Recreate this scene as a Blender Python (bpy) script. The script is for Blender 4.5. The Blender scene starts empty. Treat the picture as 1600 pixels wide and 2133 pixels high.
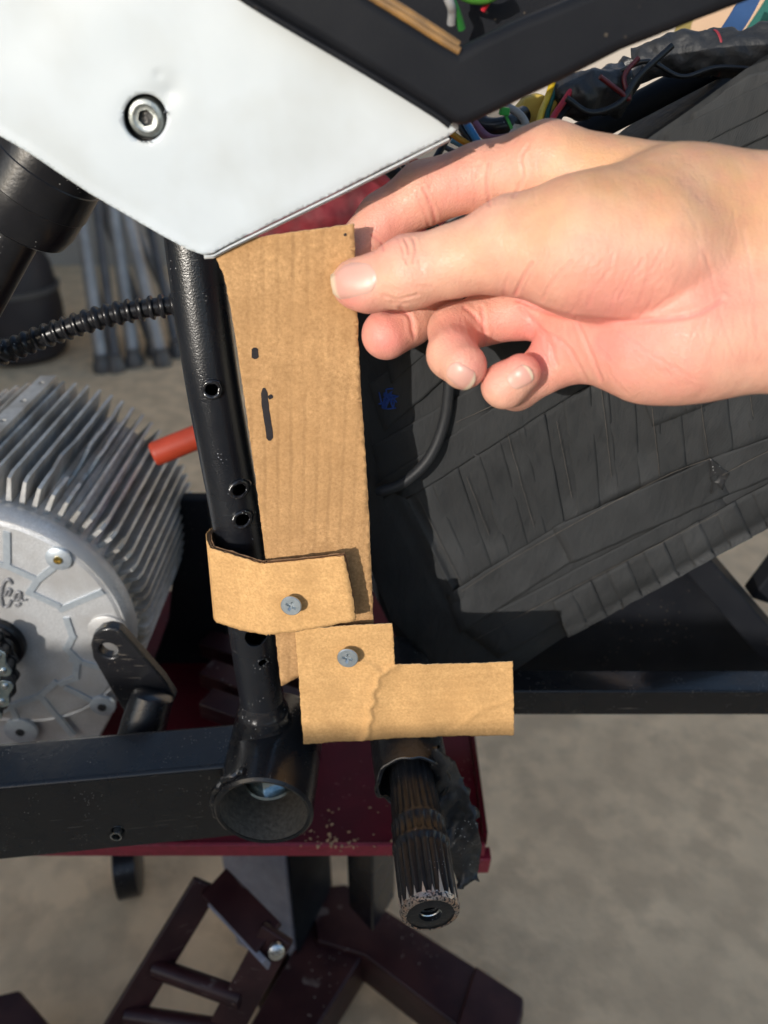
import bpy, bmesh, math, random
import numpy as np
from mathutils import Vector, Matrix, noise
from mathutils.geometry import delaunay_2d_cdt
from mathutils.bvhtree import BVHTree

SC = bpy.context.scene
COL = SC.collection
R = math.radians
rnd = random.Random(7)

# ------------------------------------------------------------------ camera
CAMZ, PITCH, F = 0.80, R(31), 1603.0          # camera height, downward pitch, focal length in px of a 1600x2133 frame
cam = bpy.data.cameras.new('camera')
cam.sensor_fit = 'VERTICAL'; cam.sensor_height = 34.6; cam.sensor_width = 26.0
cam.lens = 34.6 * F / 2133.0
cam.clip_start = 0.01; cam.clip_end = 200
cam.dof.use_dof = True; cam.dof.focus_distance = 0.345; cam.dof.aperture_fstop = 7.5
co = bpy.data.objects.new('camera', cam); COL.objects.link(co)
co.location = (0, 0, CAMZ); co.rotation_euler = (R(90) - PITCH, 0, 0)
SC.camera = co

# ------------------------------------------------------------------ light
SUN_T = Vector((0.60, 1.0, -0.30)).normalized()     # the way the sunlight travels
EL = math.asin(-SUN_T.z); AZ = math.atan2(-SUN_T.x, -SUN_T.y)
w = bpy.data.worlds.new('World'); SC.world = w; w.use_nodes = True
nt = w.node_tree
sky = nt.nodes.new('ShaderNodeTexSky'); sky.sky_type = 'NISHITA'; sky.sun_disc = False
sky.sun_elevation = EL; sky.sun_rotation = AZ
bg = nt.nodes['Background']; bg.inputs['Strength'].default_value = 0.15
nt.links.new(sky.outputs[0], bg.inputs['Color'])
sl = bpy.data.lights.new('sun', 'SUN'); sl.energy = 2.25; sl.angle = R(0.5); sl.color = (1.0, 0.95, 0.88)
so = bpy.data.objects.new('sun', sl); COL.objects.link(so)
so.rotation_euler = SUN_T.to_track_quat('-Z', 'Y').to_euler(); so.location = (-3, -4, 3)
SC.view_settings.view_transform = 'Standard'; SC.view_settings.look = 'None'
SC.view_settings.exposure = 0.70; SC.view_settings.gamma = 1.0

# ------------------------------------------------------------------ pixel -> point helpers (photo pixels, real distances)
def ray(px, py):
    cx = (px - 800) / F; cy = -(py - 1066.5) / F
    return Vector((cx, cy * math.sin(PITCH) + math.cos(PITCH), cy * math.cos(PITCH) - math.sin(PITCH)))
def P(px, py, Y=None, Z=None, t=None):
    d = ray(px, py)
    if Y is not None: t = Y / d.y
    elif Z is not None: t = (Z - CAMZ) / d.z
    return Vector((0, 0, CAMZ)) + d * t
def depth(v):
    return v.y * math.cos(PITCH) - (v.z - CAMZ) * math.sin(PITCH)
def rad(px, v):
    return px * depth(v) / F

# ------------------------------------------------------------------ materials
MATS = {}
def mat(name, c1, c2=None, scale=200, rough=0.5, metal=0.0, bump=0.0, bscale=None, coat=0.0, spec=0.5,
        rvar=0.0, dust=0.0, dustc=(0.6, 0.6, 0.58), dscale=500, sss=0.0, detail=6, stretch=(1, 1, 1), c3=None, scale3=20, bdist=0.001,
        sheen=0.0, scratch=0.0, aniso=0.0):
    m = bpy.data.materials.new(name); m.use_nodes = True; MATS[name] = m
    n, l = m.node_tree.nodes, m.node_tree.links
    b = n['Principled BSDF']
    b.inputs['Roughness'].default_value = rough; b.inputs['Metallic'].default_value = metal
    b.inputs['Coat Weight'].default_value = coat; b.inputs['Coat Roughness'].default_value = 0.12
    b.inputs['Specular IOR Level'].default_value = spec
    if sheen: b.inputs['Sheen Weight'].default_value = sheen
    tc = n.new('ShaderNodeTexCoord'); mp = n.new('ShaderNodeMapping'); mp.inputs['Scale'].default_value = stretch
    l.new(tc.outputs['Object'], mp.inputs['Vector'])
    col = None
    def noisetex(s, d=detail, vec=None):
        t = n.new('ShaderNodeTexNoise'); t.inputs['Scale'].default_value = s; t.inputs['Detail'].default_value = d
        l.new(vec or mp.outputs[0], t.inputs['Vector']); return t
    def ramp(src, a, bb, lo, hi):
        r = n.new('ShaderNodeMapRange'); l.new(src, r.inputs[0])
        r.inputs[1].default_value = a; r.inputs[2].default_value = bb; r.inputs[3].default_value = lo; r.inputs[4].default_value = hi
        return r.outputs[0]
    def mix(fac, a, bb):
        x = n.new('ShaderNodeMix'); x.data_type = 'RGBA'
        l.new(fac, x.inputs[0])
        for i, v in ((6, a), (7, bb)):
            if isinstance(v, tuple): x.inputs[i].default_value = (*v, 1)
            else: l.new(v, x.inputs[i])
        return x.outputs[2]
    b.inputs['Base Color'].default_value = (*c1, 1)
    if c2:
        t = noisetex(scale)
        col = mix(ramp(t.outputs[0], 0.32, 0.68, 0, 1), c1, c2)
    if c3:
        t = noisetex(scale3, 3)
        col = mix(ramp(t.outputs[0], 0.42, 0.62, 0, 1), col or c1, c3)
    if dust:
        v = n.new('ShaderNodeTexVoronoi'); v.inputs['Scale'].default_value = dscale
        l.new(tc.outputs['Object'], v.inputs['Vector'])
        g = noisetex(dscale * 0.11, 3, tc.outputs['Object'])
        s1 = ramp(v.outputs['Distance'], 0.10, 0.17, 1, 0)
        s2 = ramp(g.outputs[0], 0.62 - 0.2 * dust, 0.66 - 0.2 * dust, 0, 1)
        mm = n.new('ShaderNodeMath'); mm.operation = 'MULTIPLY'; l.new(s1, mm.inputs[0]); l.new(s2, mm.inputs[1])
        col = mix(mm.outputs[0], col or c1, dustc)
    if scratch:
        mp2 = n.new('ShaderNodeMapping'); mp2.inputs['Scale'].default_value = (40, 40, 900); mp2.inputs['Rotation'].default_value = (0.5, 0.7, 0.3)
        l.new(tc.outputs['Object'], mp2.inputs['Vector'])
        t = noisetex(1.0, 2, mp2.outputs[0])
        g = noisetex(35, 2, tc.outputs['Object'])
        s1 = ramp(t.outputs[0], 0.685, 0.70, 0, 1); s2 = ramp(g.outputs[0], 0.5, 0.6, 0, scratch)
        mm = n.new('ShaderNodeMath'); mm.operation = 'MULTIPLY'; l.new(s1, mm.inputs[0]); l.new(s2, mm.inputs[1])
        col = mix(mm.outputs[0], col or c1, dustc)
    if col is not None: l.new(col, b.inputs['Base Color'])
    if rvar:
        t = noisetex(scale * 0.35)
        l.new(ramp(t.outputs[0], 0.3, 0.7, rough - rvar, rough + rvar), b.inputs['Roughness'])
    if bump:
        t = noisetex(bscale or scale, 4)
        bp = n.new('ShaderNodeBump'); bp.inputs['Strength'].default_value = bump; bp.inputs['Distance'].default_value = bdist
        l.new(t.outputs[0], bp.inputs['Height']); l.new(bp.outputs[0], b.inputs['Normal'])
    if sss:
        b.inputs['Subsurface Weight'].default_value = sss
        b.inputs['Subsurface Radius'].default_value = (1.0, 0.35, 0.18); b.inputs['Subsurface Scale'].default_value = 0.004
    return m

def nodes(m): return m.node_tree.nodes, m.node_tree.links

black_paint = mat('black_gloss_paint', (0.005, 0.006, 0.009), (0.008, 0.009, 0.012), 60, 0.26, bump=0.4, bscale=1300, bdist=0.0004, coat=0.2, spec=0.75, dust=0.08, dscale=700, rvar=0.06, scratch=0.12)
black_worn = mat('black_worn_paint', (0.012, 0.012, 0.014), (0.017, 0.017, 0.018), 90, 0.24, bump=0.18, bscale=420, bdist=0.0007, coat=0.15, spec=0.4, dust=0.35, dustc=(0.4, 0.34, 0.27), dscale=620, rvar=0.12, scratch=0.3)
weld_paint = mat('black_weld', (0.012, 0.012, 0.014), (0.018, 0.018, 0.02), 150, 0.2, bump=0.3, bscale=240, bdist=0.0015, coat=0.4, dust=0.15)
bare_tube = mat('bore_metal', (0.12, 0.105, 0.085), (0.22, 0.19, 0.15), 420, 0.6, 0.3, bump=0.5, bscale=500)
white_paint = mat('white_panel_paint', (0.54, 0.585, 0.615), (0.515, 0.56, 0.59), 45, 0.42, bump=0.05, bscale=60, c3=(0.485, 0.52, 0.535), scale3=30)
edge_grey = mat('panel_edge_grey', (0.60, 0.61, 0.61), (0.5, 0.51, 0.51), 200, 0.5)
black_plastic = mat('black_trim_plastic', (0.008, 0.009, 0.012), (0.012, 0.013, 0.016), 40, 0.55, spec=0.10, bump=0.12, bscale=900, dust=0.45, dustc=(0.08, 0.065, 0.05), dscale=230, rvar=0.1)
gold_lip = mat('amber_edge', (0.30, 0.16, 0.05), (0.16, 0.09, 0.035), 130, 0.4, bump=0.1)
rubber = mat('black_rubber', (0.008, 0.008, 0.010), (0.013, 0.013, 0.015), 120, 0.32, spec=0.35, bump=0.1, bscale=500, coat=0.15, dust=0.25)
zinc = mat('zinc_steel', (0.55, 0.57, 0.58), (0.75, 0.77, 0.76), 500, 0.28, 1.0, bump=0.15, bscale=900, rvar=0.1)
bolt_m = mat('galvanised_bolt', (0.30, 0.32, 0.31), (0.42, 0.44, 0.42), 400, 0.42, 0.9, bump=0.2, bscale=700)
zinc_blue = mat('blue_zinc', (0.36, 0.47, 0.52), (0.6, 0.68, 0.7), 300, 0.25, 1.0, bump=0.1)
screw_m = mat('screw_steel', (0.42, 0.47, 0.50), (0.52, 0.57, 0.60), 300, 0.40, 0.9)
alu_cast = mat('cast_aluminium', (0.66, 0.665, 0.67), (0.48, 0.485, 0.49), 800, 0.42, 0.45, bump=0.7, bscale=1100, bdist=0.0006, c3=(0.46, 0.45, 0.44), scale3=30)
alu_fin = mat('fin_aluminium', (0.60, 0.595, 0.575), (0.48, 0.47, 0.45), 220, 0.5, 0.55, bump=0.25, bscale=900, c3=(0.38, 0.36, 0.33), scale3=40)
alu_emboss = mat('embossed_aluminium', (0.46, 0.51, 0.56), (0.55, 0.60, 0.64), 300, 0.38, 0.55, bump=0.2, bscale=900)
alu_letter = mat('letter_aluminium', (0.22, 0.22, 0.23), (0.3, 0.3, 0.31), 300, 0.5, 0.5)
brass = mat('brass', (0.6, 0.45, 0.16), None, rough=0.3, metal=1.0)
dark_alu = mat('dark_metal', (0.035, 0.035, 0.037), (0.06, 0.06, 0.06), 200, 0.4, 0.5, bump=0.2)
red_hose = mat('orange_red_hose', (0.42, 0.05, 0.02), (0.34, 0.04, 0.016), 60, 0.45, bump=0.1)
deck_red = mat('dark_red_paint', (0.10, 0.004, 0.012), (0.065, 0.003, 0.008), 30, 0.45, bump=0.12, bscale=300, spec=0.2, dust=0.5, dustc=(0.35, 0.2, 0.17), dscale=330)
deck_edge = mat('red_edge_paint', (0.28, 0.02, 0.045), (0.2, 0.014, 0.03), 200, 0.35, bump=0.2, dust=0.5, dustc=(0.5, 0.35, 0.3))
maroon = mat('maroon_paint', (0.034, 0.010, 0.012), (0.022, 0.007, 0.009), 30, 0.40, spec=0.35, bump=0.2, bscale=110, dust=0.06, scratch=0.4, c3=(0.050, 0.018, 0.018), scale3=26, dustc=(0.3, 0.25, 0.22), dscale=200, rvar=0.1)
grey_col = mat('grey_column_paint', (0.30, 0.30, 0.35), (0.22, 0.22, 0.26), 60, 0.45, bump=0.15, dust=0.4, dscale=260)
concrete = mat('concrete_floor', (0.88, 0.645, 0.40), (0.71, 0.52, 0.325), 11, 0.85, bump=0.25, bscale=120, c3=(0.64, 0.465, 0.29), scale3=24, bdist=0.003, detail=9, dustc=(0.24, 0.19, 0.13), dscale=45)
plaster = mat('plaster_wall', (0.43, 0.39, 0.345), (0.38, 0.34, 0.30), 5, 0.9, bump=0.1, bscale=60, bdist=0.003)
pole_m = mat('grey_pole', (0.46, 0.43, 0.40), (0.3, 0.28, 0.26), 20, 0.4, 0.4)
dark_pole = mat('dark_pole', (0.09, 0.085, 0.085), (0.14, 0.13, 0.125), 20, 0.45, 0.2)
barrel_m = mat('dark_barrel', (0.022, 0.016, 0.018), (0.035, 0.028, 0.03), 10, 0.6)
red_cloth = mat('red_cloth', (0.17, 0.007, 0.014), (0.06, 0.004, 0.007), 40, 0.7, bump=0.4, bscale=60, bdist=0.01)
cable_rubber = mat('cable_rubber', (0.014, 0.015, 0.017), (0.02, 0.021, 0.023), 120, 0.55, spec=0.35, bump=0.1, bscale=500)
shaft_paint = mat('shaft_black_steel', (0.014, 0.0145, 0.016), (0.024, 0.024, 0.026), 200, 0.30, bump=0.3, bscale=600, bdist=0.0006, spec=0.35, dust=0.25, dustc=(0.3, 0.3, 0.31), dscale=700)
tape_black = mat('black_tape', (0.016, 0.016, 0.017), (0.028, 0.028, 0.03), 150, 0.4, bump=0.6, bscale=220, bdist=0.0015, dust=0.3)
ink = mat('marker_ink', (0.007, 0.005, 0.008), (0.016, 0.012, 0.015), 900, 0.5)
chips = mat('wood_chip', (0.5, 0.32, 0.18), (0.4, 0.24, 0.13), 300, 0.8)
tan_board = mat('tan_board', (0.52, 0.36, 0.24), (0.45, 0.3, 0.2), 14, 0.7)
copper_wear = mat('worn_shaft_end', (0.45, 0.42, 0.4), (0.62, 0.42, 0.3), 300, 0.4, 0.7, bump=0.4, bscale=600)
_n, _l = nodes(copper_wear); _b = _n['Principled BSDF']; _tc = _n.new('ShaderNodeTexCoord')     # chipped: bare metal shows in ragged patches
_t = _n.new('ShaderNodeTexNoise'); _t.inputs['Scale'].default_value = 800; _t.inputs['Detail'].default_value = 5; _l.new(_tc.outputs['Object'], _t.inputs['Vector'])
_r = _n.new('ShaderNodeMapRange'); _l.new(_t.outputs[0], _r.inputs[0]); _r.inputs[1].default_value = .42; _r.inputs[2].default_value = .52
_mx = _n.new('ShaderNodeMix'); _mx.data_type = 'RGBA'; _l.new(_r.outputs[0], _mx.inputs[0]); _mx.inputs[6].default_value = (.014, .014, .016, 1)
_l.new(_b.inputs['Base Color'].links[0].from_socket, _mx.inputs[7]); _l.new(_mx.outputs[2], _b.inputs['Base Color']); _l.new(_r.outputs[0], _b.inputs['Metallic'])
bare_tip = mat('bare_spline_metal', (0.5, 0.43, 0.36), (0.6, 0.56, 0.52), 400, 0.4, 0.5)
def plain(name, c, rough=0.4): return mat(name, c, tuple(v * 0.8 for v in c), 90, rough, bump=0.05)

# woven black tape of the battery wrap
def weave(name, c1, c2, rough):
    m = mat(name, c1, c2, 35, rough, spec=0.18, c3=tuple(v * 1.45 for v in c1), scale3=18, rvar=0.08)
    n, l = nodes(m); b = n['Principled BSDF']
    tc = n.new('ShaderNodeTexCoord'); mp = n.new('ShaderNodeMapping'); mp.inputs['Rotation'].default_value = (0, R(30), 0)
    l.new(tc.outputs['Object'], mp.inputs['Vector'])
    waves = []
    for d in ('X', 'Z'):
        wv = n.new('ShaderNodeTexWave'); wv.bands_direction = d; wv.inputs['Scale'].default_value = 550 
        wv.inputs['Distortion'].default_value = 0.6; l.new(mp.outputs[0], wv.inputs['Vector']); waves.append(wv)
    mu = n.new('ShaderNodeMath'); mu.operation = 'MULTIPLY'
    l.new(waves[0].outputs['Fac'], mu.inputs[0]); l.new(waves[1].outputs['Fac'], mu.inputs[1])
    ns = n.new('ShaderNodeTexNoise'); ns.inputs['Scale'].default_value = 90; ns.inputs['Detail'].default_value = 5
    mp3 = n.new('ShaderNodeMapping'); mp3.inputs['Rotation'].default_value = (0, R(30), 0); mp3.inputs['Scale'].default_value = (1.0, 1, 0.4)
    l.new(tc.outputs['Object'], mp3.inputs['Vector']); l.new(mp3.outputs[0], ns.inputs['Vector'])
    b1 = n.new('ShaderNodeBump'); b1.inputs['Strength'].default_value = 0.4; b1.inputs['Distance'].default_value = 0.006
    l.new(ns.outputs[0], b1.inputs['Height'])
    b2 = n.new('ShaderNodeBump'); b2.inputs['Strength'].default_value = 0.6; b2.inputs['Distance'].default_value = 0.0004
    l.new(mu.outputs[0], b2.inputs['Height']); l.new(b1.outputs[0], b2.inputs['Normal']); l.new(b2.outputs[0], b.inputs['Normal'])
    return m
cloth_tape = weave('woven_black_tape', (0.029, 0.030, 0.031), (0.038, 0.039, 0.040), 0.66)
cloth_tape_b = weave('woven_black_tape_worn', (0.036, 0.037, 0.038), (0.030, 0.031, 0.032), 0.63)

# cardboard: fibre speckle + faint flute lines
def card(name, c1, c2, flute_dir, tilt=0.0, lines=0.35):
    m = bpy.data.materials.new(name); m.use_nodes = True
    n, l = nodes(m); b = n['Principled BSDF']; b.inputs['Roughness'].default_value = 0.85; b.inputs['Specular IOR Level'].default_value = 0.2
    tc = n.new('ShaderNodeTexCoord'); mp = n.new('ShaderNodeMapping'); mp.inputs['Rotation'].default_value = (0, tilt, 0)
    l.new(tc.outputs['Object'], mp.inputs['Vector'])
    def nz(s, d, st=(1, 1, 1)):
        q = n.new('ShaderNodeMapping'); q.inputs['Scale'].default_value = st; l.new(mp.outputs[0], q.inputs['Vector'])
        t = n.new('ShaderNodeTexNoise'); t.inputs['Scale'].default_value = s; t.inputs['Detail'].default_value = d; t.inputs['Roughness'].default_value = 0.7
        l.new(q.outputs[0], t.inputs['Vector']); return t.outputs[0]
    def rg(src, a, bb, lo, hi):
        r = n.new('ShaderNodeMapRange'); l.new(src, r.inputs[0])
        for i, v in enumerate((a, bb, lo, hi)): r.inputs[i + 1].default_value = v
        return r.outputs[0]
    def mix(f, a, bb, mode='MIX'):
        x = n.new('ShaderNodeMix'); x.data_type = 'RGBA'; x.blend_type = mode
        if isinstance(f, float): x.inputs[0].default_value = f
        else: l.new(f, x.inputs[0])
        for i, v in ((6, a), (7, bb)):
            if isinstance(v, tuple): x.inputs[i].default_value = (*v, 1)
            else: l.new(v, x.inputs[i])
        return x.outputs[2]
    fib = nz(750, 6); blot = nz(70, 5); big = nz(16, 3)
    c = mix(rg(fib, 0.3, 0.7, 0, 1), c1, c2)
    c = mix(rg(blot, 0.35, 0.7, 0.0, 0.55), c, tuple(v * 0.80 for v in c1))
    c = mix(rg(big, 0.45, 0.7, 0.0, 0.5), c, tuple(v * 1.15 for v in c1))
    wv = n.new('ShaderNodeTexWave'); wv.bands_direction = flute_dir; wv.inputs['Scale'].default_value = 55
    wv.inputs['Distortion'].default_value = 0.9; wv.inputs['Detail'].default_value = 2; wv.inputs['Detail Scale'].default_value = 2
    l.new(mp.outputs[0], wv.inputs['Vector'])
    ln = rg(wv.outputs['Fac'], 0.0, 0.3, 1, 0); gate = rg(nz(30, 2, (1, 1, 0.4)), 0.35, 0.7, 0, lines)
    mm = n.new('ShaderNodeMath'); mm.operation = 'MULTIPLY'; l.new(ln, mm.inputs[0]); l.new(gate, mm.inputs[1])
    c = mix(mm.outputs[0], c, tuple(v * 0.55 for v in c1))
    l.new(c, b.inputs['Base Color'])
    b0 = n.new('ShaderNodeBump'); b0.inputs['Strength'].default_value = 0.09; b0.inputs['Distance'].default_value = 0.0012; l.new(wv.outputs['Fac'], b0.inputs['Height'])
    b1 = n.new('ShaderNodeBump'); b1.inputs['Strength'].default_value = 0.5; b1.inputs['Distance'].default_value = 0.0003; l.new(fib, b1.inputs['Height']); l.new(b0.outputs[0], b1.inputs['Normal'])
    l.new(b1.outputs[0], b.inputs['Normal'])
    return m
card_strip = card('brown_cardboard_strip', (0.355, 0.195, 0.082), (0.66, 0.395, 0.185), 'X', R(-4), 0.36)
card_band = card('brown_cardboard_band', (0.50, 0.28, 0.11), (0.79, 0.475, 0.205), 'Z', R(3), 0.08)
card_edge = card('cardboard_sunlit_cut_edge', (0.62, 0.42, 0.22), (0.75, 0.55, 0.33), 'X', 0, 0.0)  # paler colour paints sunlight onto the cut rim of the liners
card_core = card('cardboard_core', (0.17, 0.095, 0.05), (0.27, 0.16, 0.085), 'X', 0, 0.2)

# skin, with pigment read from a vertex attribute
def make_skin():
    m = bpy.data.materials.new('skin'); m.use_nodes = True
    n, l = nodes(m); b = n['Principled BSDF']
    b.inputs['Roughness'].default_value = 0.47; b.inputs['Specular IOR Level'].default_value = 0.42
    b.inputs['Subsurface Weight'].default_value = 0.2; b.inputs['Subsurface Radius'].default_value = (1.0, 0.36, 0.2); b.inputs['Subsurface Scale'].default_value = 0.0035
    at = n.new('ShaderNodeAttribute'); at.attribute_name = 'pink'
    tc = n.new('ShaderNodeTexCoord')
    def nz(s, d=4, st=None):
        t = n.new('ShaderNodeTexNoise'); t.inputs['Scale'].default_value = s; t.inputs['Detail'].default_value = d
        v = tc.outputs['Object']
        if st:
            q = n.new('ShaderNodeMapping'); q.inputs['Scale'].default_value = st[0]; q.inputs['Rotation'].default_value = st[1]; l.new(v, q.inputs['Vector']); v = q.outputs[0]
        l.new(v, t.inputs['Vector']); return t.outputs[0]
    def rg(src, a, bb, lo, hi):
        r = n.new('ShaderNodeMapRange'); l.new(src, r.inputs[0])
        for i, v in enumerate((a, bb, lo, hi)): r.inputs[i + 1].default_value = v
        return r.outputs[0]
    def mix(f, a, bb):
        x = n.new('ShaderNodeMix'); x.data_type = 'RGBA'; l.new(f, x.inputs[0])
        for i, v in ((6, a), (7, bb)):
            if isinstance(v, tuple): x.inputs[i].default_value = (*v, 1)
            else: l.new(v, x.inputs[i])
        return x.outputs[2]
    cr = n.new('ShaderNodeValToRGB'); e = cr.color_ramp.elements
    e[0].position = 0.0; e[0].color = (0.61, 0.345, 0.18, 1); e[1].position = 1.0; e[1].color = (0.76, 0.275, 0.23, 1)
    x = e.new(0.35); x.color = (0.73, 0.40, 0.28, 1)
    l.new(at.outputs['Fac'], cr.inputs[0]); c = cr.outputs[0]
    c = mix(rg(nz(120, 5), 0.35, 0.7, 0, 0.45), c, (0.60, 0.25, 0.18))
    c = mix(rg(nz(38, 4), 0.45, 0.7, 0, 0.4), c, (0.70, 0.45, 0.31))
    l.new(c, b.inputs['Base Color'])
    l.new(rg(nz(300, 4), 0.3, 0.7, 0.38, 0.56), b.inputs['Roughness'])
    vo = n.new('ShaderNodeTexVoronoi'); vo.feature = 'DISTANCE_TO_EDGE'; vo.inputs['Scale'].default_value = 750
    q = n.new('ShaderNodeMapping'); q.inputs['Scale'].default_value = (0.7, 1, 1.2); q.inputs['Rotation'].default_value = (0, 0.5, 0); l.new(tc.outputs['Object'], q.inputs['Vector']); l.new(q.outputs[0], vo.inputs['Vector'])
    b1 = n.new('ShaderNodeBump'); b1.inputs['Strength'].default_value = 0.25; b1.inputs['Distance'].default_value = 0.0005; l.new(rg(vo.outputs['Distance'], 0, 0.15, 0, 1), b1.inputs['Height'])
    b2 = n.new('ShaderNodeBump'); b2.inputs['Strength'].default_value = 0.38; b2.inputs['Distance'].default_value = 0.0014
    l.new(nz(130, 5, ((1.6, 1, 0.45), (0, R(25), 0))), b2.inputs['Height']); l.new(b1.outputs[0], b2.inputs['Normal'])
    l.new(b2.outputs[0], b.inputs['Normal'])
    return m
skin = make_skin()
def make_nail():
    m = bpy.data.materials.new('nail'); m.use_nodes = True
    n, l = nodes(m); b = n['Principled BSDF']; b.inputs['Roughness'].default_value = 0.38
    b.inputs['Subsurface Weight'].default_value = 0.15; b.inputs['Subsurface Scale'].default_value = 0.002
    at = n.new('ShaderNodeAttribute'); at.attribute_name = 'edge'
    cr = n.new('ShaderNodeValToRGB'); e = cr.color_ramp.elements
    e[0].position = 0.0; e[0].color = (0.66, 0.40, 0.32, 1); e[1].position = 1.0; e[1].color = (0.66, 0.52, 0.38, 1)
    x = cr.color_ramp.elements.new(0.84); x.color = (0.62, 0.32, 0.26, 1)
    x = cr.color_ramp.elements.new(0.90); x.color = (0.66, 0.52, 0.38, 1)
    l.new(at.outputs['Fac'], cr.inputs[0]); l.new(cr.outputs[0], b.inputs['Base Color'])
    return m
nail_m = make_nail()

# ------------------------------------------------------------------ object helpers
def link(name, me, m=None, parent=None):
    o = bpy.data.objects.new(name, me); COL.objects.link(o)
    if m is not None and me is not None: me.materials.append(m)
    if parent is not None:
        o.parent = parent
        if parent.type == 'EMPTY': o.matrix_parent_inverse = Matrix.Translation(-parent.location)
    return o
def thing(name, label, cat, loc, group=None):
    o = bpy.data.objects.new(name, None); COL.objects.link(o); o.location = loc; o.empty_display_size = 0.02
    o['label'] = label; o['category'] = cat
    if group: o['group'] = group
    return o
def tag(o, label, cat, group=None):
    o['label'] = label; o['category'] = cat
    if group: o['group'] = group
    recenter(o); return o
def recenter(o):
    me = o.data; co_ = np.empty(len(me.vertices) * 3, np.float32); me.vertices.foreach_get('co', co_); co_ = co_.reshape(-1, 3)
    c = Vector(((co_[:, 0].min() + co_[:, 0].max()) / 2, (co_[:, 1].min() + co_[:, 1].max()) / 2, co_[:, 2].min()))
    me.transform(Matrix.Translation(-c)); o.location = c

class MB:
    def __init__(s): s.v = []; s.f = []
    def add(s, vs, fs):
        k = len(s.v); s.v += [tuple(v) for v in vs]; s.f += [tuple(i + k for i in f) for f in fs]; return s
    def build(s, name, m=None, parent=None, smooth=False, bevel=0, seg=2, auto=35):
        me = bpy.data.meshes.new(name); me.from_pydata(s.v, [], s.f)
        bm = bmesh.new(); bm.from_mesh(me); bmesh.ops.recalc_face_normals(bm, faces=bm.faces)
        if smooth:
            for f in bm.faces: f.smooth = True
            if auto:
                for e in bm.edges:
                    if len(e.link_faces) == 2 and e.calc_face_angle(0) > R(auto): e.smooth = False
        bm.to_mesh(me); bm.free()
        o = link(name, me, m, parent)
        if bevel:
            b = o.modifiers.new('bevel', 'BEVEL'); b.width = bevel; b.segments = seg; b.limit_method = 'ANGLE'; b.angle_limit = R(35); b.harden_normals = False
            for pl in me.polygons: pl.use_smooth = True
            o.modifiers.new('wn', 'WEIGHTED_NORMAL')
        return o
    # eight corners: bottom 4, top 4
    def hexa(s, c): return s.add(c, [(0, 1, 2, 3), (7, 6, 5, 4), (0, 4, 5, 1), (1, 5, 6, 2), (2, 6, 7, 3), (3, 7, 4, 0)])
    def box(s, x0, x1, y0, y1, z0, z1):
        return s.hexa([(x0, y0, z0), (x1, y0, z0), (x1, y1, z0), (x0, y1, z0), (x0, y0, z1), (x1, y0, z1), (x1, y1, z1), (x0, y1, z1)])
    def bar(s, a, b, wd, ht, up=Vector((0, 0, 1))):
        a, b = Vector(a), Vector(b); d = (b - a).normalized(); sx = d.cross(up).normalized() * wd / 2; sz = sx.cross(d).normalized() * ht / 2
        return s.hexa([a - sx - sz, a + sx - sz, a + sx + sz, a - sx + sz, b - sx - sz, b + sx - sz, b + sx + sz, b - sx + sz])
    def tube(s, pts, r, seg=20, caps=True, twist=0):
        pts = [Vector(p) for p in pts]; n = len(pts); rs = r if hasattr(r, '__len__') else [r] * n
        t0 = (pts[1] - pts[0]).normalized(); nrm = t0.orthogonal().normalized(); vs = []; fs = []
        for i, p in enumerate(pts):
            t = (pts[min(i + 1, n - 1)] - pts[max(i - 1, 0)]).normalized()
            nrm = (nrm - t * nrm.dot(t)).normalized(); bn = t.cross(nrm)
            for k in range(seg):
                a = 2 * math.pi * k / seg; vs.append(p + (nrm * math.cos(a) + bn * math.sin(a)) * rs[i])
        for i in range(n - 1):
            for k in range(seg):
                k2 = (k + 1) % seg; fs.append((i * seg + k, i * seg + k2, (i + 1) * seg + k2, (i + 1) * seg + k))
        if caps: fs += [tuple(range(seg))[::-1], tuple((n - 1) * seg + k for k in range(seg))]
        return s.add(vs, fs)
    # revolve a profile of (distance along axis, radius) about an axis
    def lathe(s, o, ax, prof, seg=48, caps=True):
        o = Vector(o); ax = Vector(ax).normalized(); u = ax.orthogonal().normalized(); v = ax.cross(u); vs = []; fs = []; n = len(prof)
        for (d, r) in prof:
            for k in range(seg):
                a = 2 * math.pi * k / seg; vs.append(o + ax * d + (u * math.cos(a) + v * math.sin(a)) * r)
        for i in range(n - 1):
            for k in range(seg):
                k2 = (k + 1) % seg; fs.append((i * seg + k, i * seg + k2, (i + 1) * seg + k2, (i + 1) * seg + k))
        if caps: fs += [tuple(range(seg))[::-1], tuple((n - 1) * seg + k for k in range(seg))]
        return s.add(vs, fs)
    # polygon (list of points) pushed along a vector
    def prism(s, pts, ext):
        pts = [Vector(p) for p in pts]; n = len(pts); ext = Vector(ext)
        return s.add(pts + [p + ext for p in pts], [tuple(range(n)), tuple(range(2 * n - 1, n - 1, -1))] + [(i, (i + 1) % n, n + (i + 1) % n, n + i) for i in range(n)])

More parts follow.
